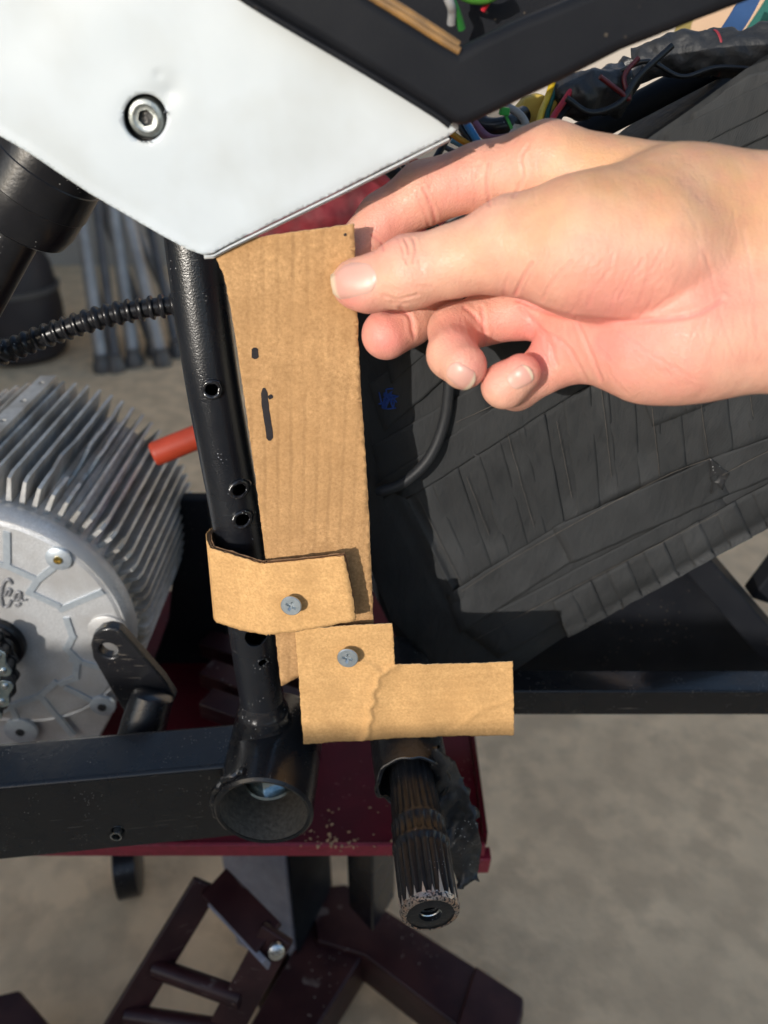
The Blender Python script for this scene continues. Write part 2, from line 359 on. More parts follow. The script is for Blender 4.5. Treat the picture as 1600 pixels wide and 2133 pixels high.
def spline(pts, n=10):
    pts = [Vector(p) for p in pts]; out = []
    q = [pts[0] * 2 - pts[1]] + pts + [pts[-1] * 2 - pts[-2]]
    for i in range(1, len(q) - 2):
        for k in range(n):
            t = k / n; a, b, c, d = q[i - 1], q[i], q[i + 1], q[i + 2]
            out.append(0.5 * ((2 * b) + (c - a) * t + (2 * a - 5 * b + 4 * c - d) * t * t + (3 * b - a - 3 * c + d) * t ** 3))
    return out + [pts[-1]]
def boolean(o, cutters, op='DIFFERENCE'):
    for c in cutters:
        b = o.modifiers.new('cut', 'BOOLEAN'); b.operation = op; b.object = c; b.solver = 'EXACT'
    dg = bpy.context.evaluated_depsgraph_get(); dg.update()
    me = bpy.data.meshes.new_from_object(o.evaluated_get(dg)); old = o.data; o.modifiers.clear(); o.data = me
    for c in cutters: bpy.data.objects.remove(c)
    return o
def smooth_by_angle(o, ang=35):
    bm = bmesh.new(); bm.from_mesh(o.data)
    for f in bm.faces: f.smooth = True
    for e in bm.edges: e.smooth = not (len(e.link_faces) == 2 and e.calc_face_angle(0) > R(ang))
    bm.to_mesh(o.data); bm.free()
def cutter(mb): return mb.build('cutter')

# a filled polygon as a fine triangulated sheet: pixel outline + distance function, optional relief
def jag(poly, step=4, amp=1.0):
    out = []; n = len(poly)
    for i in range(n):
        a, b = Vector(poly[i]), Vector(poly[(i + 1) % n]); L = (b - a).length; k = max(1, int(L / step)); nn = Vector((-(b - a).y, (b - a).x)).normalized()
        for j in range(k):
            q = a + (b - a) * j / k
            q = q + nn * (noise.noise(Vector((q.x * 0.05, q.y * 0.05, 1))) * amp * 1.6 + rnd.uniform(-1, 1) * amp * 0.6) if j else q
            out.append((q.x, q.y))
    return out
def sheet2d(poly, step):
    xs = [p[0] for p in poly]; ys = [p[1] for p in poly]; pts = [Vector(p) for p in poly]; n = len(pts)
    edges = [(i, (i + 1) % n) for i in range(n)]
    y = min(ys) + step; r = 0
    while y < max(ys):
        x = min(xs) + step * (0.5 if r % 2 else 1)
        while x < max(xs):
            pts.append(Vector((x, y))); x += step
        y += step * 0.87; r += 1
    res = delaunay_2d_cdt(pts, edges, [], 1, 1e-5)
    return [tuple(v) for v in res[0]], [tuple(f) for f in res[2]]
def sheet(name, poly, step, fn, m, parent, thick=None, smooth=True):
    vs, fs = sheet2d(poly, step)
    o = MB().add([fn(x, y) for x, y in vs], fs).build(name, m, parent, smooth=smooth, auto=0)
    if thick:
        sd = o.modifiers.new('thick', 'SOLIDIFY'); sd.thickness = thick; sd.offset = 1 if orient(o) else -1
    return o
def orient(o):   # True when normals point away from the viewer (+Y)
    me = o.data; return sum(pl.normal.y * pl.area for pl in me.polygons) > 0
def seg_dist(x, y, pl):
    best = 1e9
    for (ax, ay), (bx, by) in zip(pl[:-1], pl[1:]):
        dx, dy = bx - ax, by - ay; t = max(0, min(1, ((x - ax) * dx + (y - ay) * dy) / (dx * dx + dy * dy)))
        best = min(best, math.hypot(x - ax - t * dx, y - ay - t * dy))
    return best

# ================================================================== SETTING
def structure(o): o['kind'] = 'structure'; return o
structure(MB().box(-30, 30, -30, 30, -0.3, 0).build('floor', concrete))
structure(MB().box(-1.75, 6.0, 3.4, 3.6, 0, 2.8).build('wall', plaster))
structure(MB().box(-1.9, -1.75, -0.35, 3.6, 0, 2.8).build('wall', plaster))  # unseen side wall, added to keep the sun off the left background
structure(MB().box(-5.0, 2.2, -1.35, -1.2, 0, 0.935).build('wall', plaster))      # unseen low wall, added behind the camera so its top edge ends the sunlight
#HAND_ONLY_SPLIT

# ================================================================== BACKGROUND THINGS
pole_px = [((158, 430), (214, 765), 0), ((196, 440), (236, 772), 1), ((228, 430), (268, 768), 0), ((250, 440), (322, 775), 0), ((205, 470), (300, 760), 1),
           ((300, 470), (345, 770), 1), ((140, 440), (190, 770), 1), ((275, 520), (372, 770), 0)]
plabels = ['pale grey metal pole leaning leftmost beside the dark barrel', 'black slim pole leaning second from the barrel', 'grey pole leaning third from the barrel',
           'grey pole leaning steepest towards the frame tube', 'black pole crossing between the grey leaning poles', 'dark pole leaning nearest the black frame tube',
           'black pole leaning right behind the dark barrel', 'short grey pole at the right end of the leaning bundle']
for i, ((a, b, k), lab) in enumerate(zip(pole_px, plabels)):
    foot = P(b[0], b[1], Z=0.012); foot.y += i * 0.03; top = P(a[0], a[1] - 60, Y=foot.y + 0.28)
    t = thing('pole', lab, 'pole', foot, 'poles leaning in the dim background')
    MB().tube([foot, foot + (top - foot) * 0.97], 0.020 if k == 0 else 0.014, 14).build('shaft', pole_m if k == 0 else dark_pole, t, smooth=True)
    MB().lathe(foot - Vector((0, 0, 0.012)), (0, 0, 1), [(0, .028), (.02, .028), (.03, .022), (.05, .02)], 16).build('foot_cap', dark_pole, t, smooth=True)
    MB().lathe(foot + (top - foot) * 0.97, top - foot, [(0, .022), (.03, .022), (.035, .015)], 16).build('end_cap', dark_pole, t, smooth=True)
c = P(55, 740, Z=0.0)
t = thing('barrel', 'dark rounded barrel standing on the floor left of the leaning poles', 'barrel', c)
MB().lathe(c, (0, 0, 1), [(0, .10), (.02, .125), (.15, .135), (.27, .125), (.33, .10), (.35, .05)], 40).build('body', barrel_m, t, smooth=True)
for z in (.08, .2): MB().lathe(c + Vector((0, 0, z)), (0, 0, 1), [(0, .131), (.0, .138), (.014, .139), (.014, .131)], 40, False).build('hoop', dark_pole, t, smooth=True)
# red bag behind the strip
c = P(705, 440, Y=0.95)
t = thing('bag', 'dark red cloth bag slumped in the gap above the cardboard strip', 'bag', c - Vector((0, 0, .06)))
bm = bmesh.new(); bmesh.ops.create_icosphere(bm, subdivisions=4, radius=1)
for v in bm.verts:
    n_ = noise.noise(v.co * 2.3) * 0.22 + noise.noise(v.co * 6) * 0.07
    v.co = Vector((v.co.x * 0.12, v.co.y * 0.06, v.co.z * 0.062)) * (1 + n_) + c
me = bpy.data.meshes.new('body'); bm.to_mesh(me); bm.free(); o = link('body', me, red_cloth, t); [setattr(pl, 'use_smooth', True) for pl in me.polygons]
MB().tube(spline([c + Vector((-.07, -.05, .03)), c + Vector((-.03, -.075, .055)), c + Vector((.04, -.07, .05)), c + Vector((.08, -.05, .01))], 8), 0.007, 10).build('strap', red_cloth, t, smooth=True)

# straps and board in the upper right
def ribbon(name, pts, width, m, lab, cat, grp=None, thick=0.0012):
    pts = spline(pts, 6); mb = MB(); vs = []
    for i, p in enumerate(pts):
        d = (pts[min(i + 1, len(pts) - 1)] - pts[max(0, i - 1)]).normalized(); sx = d.cross(Vector((0, 1, 0))).normalized() * width / 2
        vs += [p - sx, p + sx, p + sx + Vector((0, thick, 0)), p - sx + Vector((0, thick, 0))]
    fs = [(0, 1, 2, 3), tuple(len(vs) - 4 + k for k in (3, 2, 1, 0))]
    for i in range(len(pts) - 1):
        for k in range(4): fs.append((i * 4 + k, i * 4 + (k + 1) % 4, i * 4 + 4 + (k + 1) % 4, i * 4 + 4 + k))
    return tag(mb.add(vs, fs).build(name, m, smooth=True), lab, cat, grp)
def PX(*a): return [P(x, y, Y=Y) for x, y, Y in a]
sg = 'webbing straps hanging behind the frame'
ribbon('strap', PX((1590, -60, .50), (1545, 30, .50), (1480, 130, .51), (1425, 240, .52), (1400, 300, .53)), 0.011, plain('blue_webbing', (0.02, 0.07, 0.20), 0.7), 'blue webbing strap slanting behind the taped bundle', 'strap', sg)
ribbon('strap', PX((1640, -40, .56), (1590, 40, .56), (1520, 140, .56), (1440, 250, .57), (1400, 310, .57)), 0.011, plain('green_webbing', (0.012, 0.11, 0.09), 0.7), 'dark green webbing strap right of the blue strap', 'strap', sg)
ribbon('strap', PX((1430, 30, .60), (1412, 110, .60), (1400, 190, .60), (1385, 300, .60)), 0.010, plain('olive_webbing', (0.22, 0.17, 0.05), 0.7), 'olive yellow webbing strap hanging left of the blue strap', 'strap', sg)
c0 = [P(1400, 110, Y=.75), P(1440, 30, Y=.75), P(1600, -40, Y=.75), P(1700, -40, Y=.75), P(1590, 160, Y=.75), P(1480, 230, Y=.75)]
tag(MB().prism(c0, (0, .012, 0)).build('board', tan_board, bevel=0.002), 'tan wooden board behind the coloured webbing straps', 'board')

# ================================================================== MOTORCYCLE
bike = thing('motorcycle', 'black motorcycle frame with white side panel, being rebuilt on a lift', 'motorcycle', P(548, 1685, Y=.285))
# --- white panel
def panel_y(x, y): return 0.297 - 0.004 * max(0.0, (530 - y)) / 530.0
pan = [(-220, 120), (-100, 225), (0, 283), (60, 318), (125, 362), (190, 405), (262, 447), (340, 492), (392, 520), (424, 531), (440, 529), (475, 510), (560, 468), (700, 400), (820, 340), (935, 283), (955, 268), (950, 240), (760, 120), (560, 0), (400, -110), (-220, -110)]
def panel_fn(off=0.0):
    def fn(x, y):
        dd = max(0.0, 1 - math.hypot(x - 352, y - 190) / 60) ** 2 * 0.0009 + max(0.0, 1 - math.hypot(x - 330, y - 155) / 16) ** 2 * 0.0006
        rim = max(0.0, 1 - math.hypot(x - 302, y - 245) / 72) * -0.0008
        lip = 0.0
        dl = seg_dist(x, y, pan[1:11])
        if dl < 16: lip = -0.0006 * math.exp(-((dl - 4) / 9.0) ** 2)
        dr = seg_dist(x, y, pan[10:16])
        if dr < 14: lip += 0.0004 * (1 - dr / 14)
        p = P(x, y, Y=panel_y(x, y) + dd - rim + lip + off + 0.0004 * noise.noise(Vector((x * .006, y * .006, 3))))
        return p
    return fn
hole = [(302 + 46 * math.cos(a), 245 + 50 * math.sin(a)) for a in [2 * math.pi * k / 40 for k in range(40)]]
vs, fs = sheet2d(jag(pan, 8, 0.2), 9)
keep = []
pts2 = vs
for f in fs:
    cx = sum(vs[i][0] for i in f) / 3; cy = sum(vs[i][1] for i in f) / 3
    if math.hypot((cx - 302) / 46, (cy - 245) / 50) > 1.0: keep.append(f)
# snap the ring round the hole to a clean ellipse
used = set(i for f in keep for i in f); vv = []
for i, (x, y) in enumerate(vs):
    q = math.hypot((x - 302) / 46, (y - 245) / 50)
    if i in used and q < 1.22:
        s_ = 1.0 / q if q < 1.12 else 1.0
        x, y = 302 + (x - 302) * s_, 245 + (y - 245) * s_
    vv.append((x, y))
pf = panel_fn()
side = MB().add([pf(x, y) for x, y in vv], keep).build('side_panel', white_paint, bike, smooth=True, auto=0)
bm = bmesh.new(); bm.from_mesh(side.data); bmesh.ops.delete(bm, geom=[v for v in bm.verts if not v.link_faces], context='VERTS'); bm.to_mesh(side.data); bm.free()
sd = side.modifiers.new('thick', 'SOLIDIFY'); sd.thickness = 0.0028; sd.offset = 1 if orient(side) else -1
bc = P(302, 246, Y=panel_y(302, 245)); rb = rad(55, bc); bb = rad(48, bc)
MB().lathe(bc + Vector((0, -.0003, 0)), (0, 1, 0), [(.0031, rb), (.005, rb * .95), (.007, rb * .9)], 48, False).build('bolt_recess', black_paint, side, smooth=True)
MB().lathe(bc + Vector((0, .0068, 0)), (0, 1, 0), [(0, rb * .96), (.001, rb * .96)], 48).build('recess_floor', black_paint, side)
bo = MB().lathe(bc + Vector((0, .0005, 0)), (0, 1, 0), [(0.0004, bb * .42), (-.0001, bb * .55), (.0004, bb * .72), (.0020, bb * .82), (.006, bb * .82)], 48).build('bolt', bolt_m, side, smooth=True, auto=30)
hx = MB().prism([bc + Vector((math.cos(R(60 * k + 12)) * bb * .36, -.003, math.sin(R(60 * k + 12)) * bb * .36)) for k in range(6)], (0, .0065, 0))
boolean(bo, [cutter(hx)]); smooth_by_angle(bo, 30)
MB().prism([bc + Vector((math.cos(R(60 * k + 12)) * bb * .35, .0030, math.sin(R(60 * k + 12)) * bb * .35)) for k in range(6)], (0, .0004, 0)).build('socket_floor', black_paint, side)
edge_px = [(425, 532), (442, 531), (478, 512), (562, 471), (702, 403), (822, 343), (934, 287)]
MB().tube([P(x + 1, y + 3, Y=panel_y(x, y) + .0022) for x, y in edge_px], rad(5, bc), 12).build('edge_bead', edge_grey, side, smooth=True)
MB().tube([P(x + 2, y + 2, Y=panel_y(x, y) + .0004) for x, y in edge_px], rad(1.6, bc), 8).build('edge_bead', white_paint, side, smooth=True)
# --- black trim over the panel: V shaped frame with rounded edge
outer = [(470, -30), (560, 24), (760, 142), (900, 228), (944, 258), (972, 262), (1010, 245), (1180, 164), (1300, 103), (1450, 44), (1565, 0), (1680, -60)]
inner = [(1330, -60), (1200, -8), (1080, 42), (985, 88), (957, 106), (930, 92), (850, 42), (770, -8), (700, -60)]
trim = MB().prism([P(x, y, Y=.281) for x, y in outer + inner], (0, .022, 0)).build('trim', black_plastic, bike, bevel=0.0035, seg=4)
lip = MB().tube(spline([P(x, y, Y=.2825) for x, y in [(700, -52), (775, -6), (850, 40), (925, 88), (957, 107)]], 5), rad(9, P(850, 40, Y=.262)), 10).build('inner_lip', gold_lip, trim, smooth=True)
MB().tube(spline([P(x, y + 7, Y=.287) for x, y in [(700, -72), (775, -26), (850, 20), (925, 68), (955, 88)]], 5), rad(10, P(850, 40, Y=.262)), 10).build('inner_lip', gold_lip, trim, smooth=True)
lip = MB().tube(spline([P(x, y, Y=.2835) for x, y in [(484, -18), (560, 30), (760, 148), (900, 234), (938, 262)]], 5), rad(8, P(850, 40, Y=.262)), 10).build('outer_bead', black_plastic, trim, smooth=True)
# inner back face of the trim opening
MB().prism([P(x, y, Y=.33) for x, y in [(700, -60), (770, -8), (957, 106), (1200, -8), (1330, -60)]], (0, .003, 0)).build('inner_shell', black_plastic, trim)

# --- frame tube
tc_pts = [(402, 440), (405, 520), (443, 800), (496, 1100), (527, 1330), (545, 1450), (549, 1490)]
TY = 0.325
TYf = lambda y: .341 - .027 * (y - 520) / 930.0      # the post leans back a little
tube_c = [P(x, y, Y=TYf(y)) for x, y in tc_pts]; TR = 0.0122
path = spline(tube_c, 6)
ft = MB().tube(path, TR, 48).build('frame_tube', black_paint, bike, smooth=True)
holes = [(441, 812, 17, 1), (497, 1024, 17, 1), (504, 1086, 17, 1), (533, 1329, 24, 0), (546, 1385, 9, 0)]
cut = []
inner_cut = MB().tube([path[0] + (path[0] - path[1])] + path + [path[-1] + (path[-1] - path[-2])], TR - .002, 32).build('cutter')
cut.append(inner_cut)
for x, y, r_, _ in holes:
    h = P(x, y, Y=TYf(y) - TR * .9); cut.append(MB().lathe(h + Vector((0, -.006, 0)), (0, 1, 0), [(0, rad(r_, h)), (.012, rad(r_, h))], 28).build('cutter'))
boolean(ft, cut); smooth_by_angle(ft, 40)
for x, y, r_, lipped in holes:
    h = P(x, y, Y=TYf(y) - TR); r0 = rad(r_, h)
    # the raised rim follows the curve of the tube
    vs = []; fs = []; n_ = 36; m_ = 8
    TY = TYf(y)
    cx_ = min(path, key=lambda q: abs(q.z - h.z)).x
    rr = 0.0011 if lipped else 0.0003
    for k in range(n_):
        a = 2 * math.pi * k / n_
        for j in range(m_):
            b = 2 * math.pi * j / m_
            jit = 1 + .35 * noise.noise(Vector((x + 2 * math.cos(a), 2 * math.sin(a), j * .2)))
            q = r0 + math.cos(b) * rr * jit
            X = h.x + math.cos(a) * q; Z = h.z + math.sin(a) * q
            dx = max(-.98, min(.98, (X - cx_) / TR)); ys = TY - (Z - h.z) * -.115 - TR * math.sqrt(1 - dx * dx)
            vs.append((X, ys - math.sin(b) * rr * jit, Z))
        for j in range(m_): fs.append((k * m_ + j, k * m_ + (j + 1) % m_, ((k + 1) % n_) * m_ + (j + 1) % m_, ((k + 1) % n_) * m_ + j))
    MB().add(vs, fs).build('hole_rim', weld_paint if lipped else black_paint, ft, smooth=True, auto=0)

# --- pivot tube (open towards the viewer), weld collar, bolt inside
pc = P(549, 1693, Y=.270); PR = 0.0268
yaw = Vector((0.02, 1, 0)).normalized()
MB().lathe(pc, yaw, [(.0, PR - .003), (-.0004, PR - .0015), (.0008, PR), (.02, PR), (.062, PR), (.064, PR - .001), (.064, PR - .003), (.0, PR - .003)], 72, False).build('pivot_tube', black_worn, bike, smooth=True)
pt = bpy.data.objects['pivot_tube']
MB().lathe(pc + yaw * .0005, yaw, [(0.0, PR - .0031), (.063, PR - .0031)], 64, False).build('bore', bare_tube, pt, smooth=True)
MB().lathe(pc + yaw * .05, yaw, [(0, PR - .003), (.002, PR - .003)], 48).build('bore_plate', bare_tube, pt)
bp = pc + yaw * .0168 + Vector((.002, 0, PR - .0085))
nb = MB().lathe(bp, (0, 0, -1), [(.0095, .0115), (.0098, .0140), (.0112, .0146), (.0124, .0138), (.0124, .003)], 36).build('nut', zinc_blue, pt, smooth=True)
MB().prism([bp + Vector((math.cos(R(60 * k + 20)) * .0118, math.sin(R(60 * k + 20)) * .0118, -.0008)) for k in range(6)], (0, 0, -.0090)).build('nut_hexagon', zinc_blue, pt, bevel=.0005)
# collar where the frame tube runs into the pivot tube
col_o = path[-1]; dn = (path[-1] - path[-4]).normalized()
MB().lathe(col_o - dn * .012, dn, [(0, TR * 1.0), (.002, TR * 1.04), (.005, TR * 1.06), (.0065, TR * 1.15), (.009, TR * 1.19), (.0115, TR * 1.15), (.014, TR * 1.24), (.020, TR * 1.38)], 40, False).build('weld_collar', weld_paint, bike, smooth=True)
# weld bead round the pivot tube on the square tube side
wb = []
for k in range(40):
    a = R(108 + k * 125 / 39.0); wb.append(pc + yaw * (.0050 + .0008 * math.sin(k * .9)) + Vector((math.cos(a) * (PR + .0008), 0, math.sin(a) * (PR + .0008))))
MB().tube(wb, [.0022 + .00025 * math.sin(k * 1.7) for k in range(40)], 10).build('weld_bead', weld_paint, bike, smooth=True)

# --- rectangular swingarm tube
z1 = P(0, 1640, Y=.278).z; A = P(0, 1640, Y=.278); Bq = P(470, 1597, Z=z1); d = (Bq - A); A2 = A - d * .4; B2 = A + d * 1.02
hh = A.z - P(0, 1785, Y=.278).z; bk = Vector((0.0, .0328, 0))
c8 = [A2 + Vector((0, 0, -hh)), B2 + Vector((0, 0, -hh)), B2 + bk + Vector((0, 0, -hh)), A2 + bk + Vector((0, 0, -hh)), A2, B2, B2 + bk, A2 + bk]
sq = MB().hexa(c8).build('swingarm_tube', black_worn, bike)
h = P(242, 1742, Y=A.y + .004); hz = MB().lathe(h + Vector((0, -.012, 0)), (0, 1, 0), [(0, rad(11, h)), (.03, rad(11, h))], 24).build('cutter')
boolean(sq, [hz])
bv = sq.modifiers.new('bevel', 'BEVEL'); bv.width = .0048; bv.segments = 4; bv.limit_method = 'ANGLE'; bv.angle_limit = R(50)
for pl in sq.data.polygons: pl.use_smooth = True
sq.modifiers.new('wn', 'WEIGHTED_NORMAL')
MB().lathe(h + Vector((.0, .0005 - .001, 0)), (0, 1, 0), [(0, rad(12, h)), (.0, rad(10, h)), (.01, rad(9.5, h))], 24, False).build('threaded_insert', zinc, sq, smooth=True)
fl = spline([A2 + Vector((0, -.0003, .0004)) + d * 1.4 * s_ for s_ in (0, .25, .5, .75, 1.0)], 6)

# --- motor bracket lug + short stub
lug = [];
for a in range(60, 265, 12): lug.append((226 + 42 * math.cos(R(a + 55)), 1355 + 46 * math.sin(R(a + 55))))
lugp = [(188, 1345), (193, 1325), (208, 1312), (228, 1308), (248, 1313), (263, 1328), (340, 1416), (366, 1455), (340, 1500), (262, 1490), (240, 1455), (193, 1372)]
lg = MB().prism([P(x, y, Y=.352) for x, y in lugp], (0, .008, 0)).build('motor_bracket', black_worn, bike)
hz = P(226, 1356, Y=.352)
boolean(lg, [MB().lathe(hz + Vector((0, -.01, 0)), (0, 1, 0), [(0, rad(19, hz)), (.03, rad(19, hz))], 28).build('cutter')])
bv = lg.modifiers.new('bevel', 'BEVEL'); bv.width = .0018; bv.segments = 3; bv.limit_method = 'ANGLE'; bv.angle_limit = R(40)
for pl in lg.data.polygons: pl.use_smooth = True
lg.modifiers.new('wn', 'WEIGHTED_NORMAL')
a_ = P(318, 1448, Y=.349); b_ = P(290, 1545, Y=.335)
MB().tube(spline([a_ + Vector((0, .004, .004)), a_, (a_ + b_) / 2, b_, b_ - Vector((0, 0, .01))], 4), [.004] + [rad(46, a_)] * 16 , 28).build('bracket_stub', black_paint, lg, smooth=True) if False else \
MB().lathe(a_, b_ - a_, [(-.004, rad(20, a_)), (-.002, rad(38, a_)), (0, rad(44, a_)), (.02, rad(47, a_)), (.05, rad(47, a_))], 36).build('bracket_stub', black_paint, lg, smooth=True)
# --- splined kick shaft with its taped sleeve
sh0 = P(897, 1905, t=.353); SR = rad(64, sh0); sh1 = P(860, 1640, Z=sh0.z); ax = (sh1 - sh0).normalized(); SL = .13
vs = []; fs = []; NT = 21; per = 8; n_ = NT * per
u = ax.cross(Vector((0, 0, 1))).normalized(); v_ = u.cross(ax)
stations = [(0.0, .80, 0), (.0012, .94, .3), (.003, .985, 1), (.03, 1, 1), (.032, .99, 1), (.0335, 1.03, .1), (.0355, 1.035, .1), (.037, .99, 1), (.045, .965, 1), (.0465, .99, .15), (.048, .99, .15), (.05, .94, 1), (.066, .90, 1), (.068, .86, .2), (SL, .83, .0)]
for (dd, sc_, tooth) in stations:
    for k in range(n_):
        a = 2 * math.pi * k / n_; ph = (k % per) / per
        tt = (0.5 + 0.5 * math.cos(2 * math.pi * ph)); tt = tt ** 0.6
        r_ = SR * sc_ * (1 - .085 * tooth * (1 - tt))
        vs.append(sh0 + ax * dd + (u * math.cos(a) + v_ * math.sin(a)) * r_)
for i in range(len(stations) - 1):
    for k in range(n_): fs.append((i * n_ + k, i * n_ + (k + 1) % n_, (i + 1) * n_ + (k + 1) % n_, (i + 1) * n_ + k))
kc = len(vs); BR = SR * .38
for k in range(n_):
    a = 2 * math.pi * k / n_; vs.append(sh0 + ax * .0 + (u * math.cos(a) + v_ * math.sin(a)) * BR)
for k in range(n_):
    a = 2 * math.pi * k / n_; vs.append(sh0 + ax * .022 + (u * math.cos(a) + v_ * math.sin(a)) * BR)
for k in range(n_):
    k2 = (k + 1) % n_; fs.append((k, k2, kc + k2, kc + k)); fs.append((kc + k, kc + k2, kc + n_ + k2, kc + n_ + k))
fs.append(tuple(kc + n_ + k for k in range(n_)))
shaft = MB().add(vs, fs).build('splined_shaft', shaft_paint, bike, smooth=True, auto=50)
# threads inside the bore and the worn rim
th = [sh0 + ax * (.001 + .018 * k / 160) + (u * math.cos(k * 2 * math.pi / 20) + v_ * math.sin(k * 2 * math.pi / 20)) * BR * .97 for k in range(161)]
MB().tube(th, .0005, 6).build('thread', zinc, shaft, smooth=True)
MB().lathe(sh0, ax, [(-.0002, SR * .78), (-.0004, SR * .84), (.0006, SR * .96), (.0030, SR * 1.005)], 90, False).build('worn_rim', copper_wear, shaft, smooth=True)
# bare spikes where the paint has worn off the tips of the splines
mb = MB()
for k in range(NT):
    a = 2 * math.pi * k / NT; rdir = u * math.cos(a) + v_ * math.sin(a); tdir = -u * math.sin(a) + v_ * math.cos(a); ln = rnd.uniform(.003, .006) if k % 4 else rnd.uniform(.006, .012); wd = SR * rnd.uniform(.045, .085)
    a0 = sh0 + ax * .0022; r_ = SR * 1.004
    mb.add([a0 + rdir * r_ - tdir * wd, a0 + rdir * r_ + tdir * wd, a0 + ax * ln + rdir * (SR * 1.012), a0 + rdir * (SR * .96) - tdir * wd, a0 + rdir * (SR * .96) + tdir * wd, a0 + ax * ln + rdir * (SR * .985)], [(0, 1, 2), (5, 4, 3), (0, 3, 4, 1), (1, 4, 5, 2), (2, 5, 3, 0)])
mb.build('worn_spline_tips', bare_tip, shaft)
# sleeve
vs = []; fs = []; n_ = 60; st = [.074, .082, .092, .105, .12, .14, .17]
sc0 = sh0 - ax * 0
for layer, rr_ in ((0, SR * 1.42), (1, SR * 1.30)):
    for i, dd in enumerate(st):
        for k in range(n_):
            a = 2 * math.pi * k / n_
            e = (.006 * noise.noise(Vector((math.cos(a) * 2, math.sin(a) * 2, 5)))) if i == 0 else 0
            r_ = rr_ * (1 + .05 * noise.noise(Vector((math.cos(a) * 3, math.sin(a) * 3, dd * 60)))) * (1 + .10 * (dd - .078) / .1)
            vs.append(sc0 + ax * (dd + e) + (u * math.cos(a) + v_ * math.sin(a)) * r_)
N = len(st)
for L_ in (0, 1):
    for i in range(N - 1):
        for k in range(n_):
            k2 = (k + 1) % n_; b0 = L_ * N * n_; fs.append((b0 + i * n_ + k, b0 + i * n_ + k2, b0 + (i + 1) * n_ + k2, b0 + (i + 1) * n_ + k))
for k in range(n_): fs.append((k, (k + 1) % n_, N * n_ + (k + 1) % n_, N * n_ + k))
sleeve = MB().add(vs, fs).build('shaft_sleeve', tape_black, bike, smooth=True, auto=60)
rimp = [Vector(vs[k]) for k in range(n_)]; rimp.append(rimp[0])
MB().tube(rimp, .0007, 6, False).build('sleeve_edge', black_paint, sleeve, smooth=True)
# crumpled tape hanging on the right of the sleeve
tp = [(900, 1555), (948, 1585), (978, 1660), (1004, 1760), (994, 1830), (958, 1852), (940, 1800), (925, 1700), (890, 1620)]
def tail(x, y): return P(x, y, Y=.278 + .010 * noise.noise(Vector((x * .018, y * .012, 2))) + .002 * noise.noise(Vector((x * .06, y * .05, 7))) - (y - 1700) * .00008)
sheet('tape_tail', jag(tp, 6, .6), 9, tail, tape_black, sleeve, .005)
# a second, folded ply of the tail
tp2 = [(930, 1640), (962, 1700), (985, 1770), (975, 1830), (950, 1770), (925, 1700)]
sheet('tape_tail', jag(tp2, 6, 1.5), 8, lambda x, y: P(x, y, Y=.268 + .012 * noise.noise(Vector((x * .03, y * .02, 12))) - (y - 1700) * .00008), tape_black, sleeve, .002) if False else None

# --- rear frame rail, brace and skid plate
r0 = P(1000, 1440, Y=.365); r1 = P(1750, 1437, Y=.365); hh = r0.z - P(1000, 1490, Y=.365).z
MB().box(r0.x, r1.x, .365, .385, r0.z - hh, r0.z).build('frame_rail', black_worn, bike, bevel=.0015)
a_ = P(1438, 1150, Y=.44); b_ = P(1655, 1400, Y=.41)
MB().bar(a_ + (a_ - b_) * .1, b_, .019, .019, Vector((0, 1, .2))).build('frame_brace', black_plastic, bike, bevel=.002)
a_ = P(1575, 1240, Y=.46); b_ = P(1660, 1130, Y=.46)
MB().bar(a_, b_, .016, .016, Vector((0, 1, 0))).build('frame_brace', black_plastic, bike, bevel=.002)
MB().prism([P(x, y, Y=.445) for x, y in [(760, 1200), (1180, 1180), (1478, 1160), (1625, 1325), (1680, 1480), (900, 1480)]], (0, .003, 0)).build('skid_plate', black_plastic, bike, bevel=.001)
MB().prism([P(x, y, Y=.53) for x, y in [(375, 1040), (432, 1040), (470, 1290), (480, 1560), (235, 1560), (290, 1460), (350, 1290)]], (0, .012, 0)).build('mount_plate', black_plastic, bike, bevel=.002)
# black frame tube in the upper right
a_ = P(1175, 300, Y=.40); b_ = P(1480, 140, Y=.41); c_ = P(1720, 10, Y=.42)
MB().tube(spline([a_, b_, c_], 8), rad(27, a_), 24).build('frame_tube', black_plastic, bike, smooth=True)
# black stepped shock boot on the left
a_ = P(130, 290, Y=.36); b_ = P(-30, 590, Y=.36); q = (b_ - a_).normalized(); r_ = rad(112, a_)
MB().lathe(a_, q, [(-.02, r_ * .9), (0, r_), (.012, r_ * 1.0), (.0125, r_ * 1.02), (.026, r_ * 1.03), (.0265, r_ * 1.01), (.036, r_ * 1.0), (.042, r_ * .93), (.044, r_ * .80), (.044, r_ * .52), (.12, r_ * .52)], 64).build('shock_boot', rubber, bike, smooth=True, auto=25)

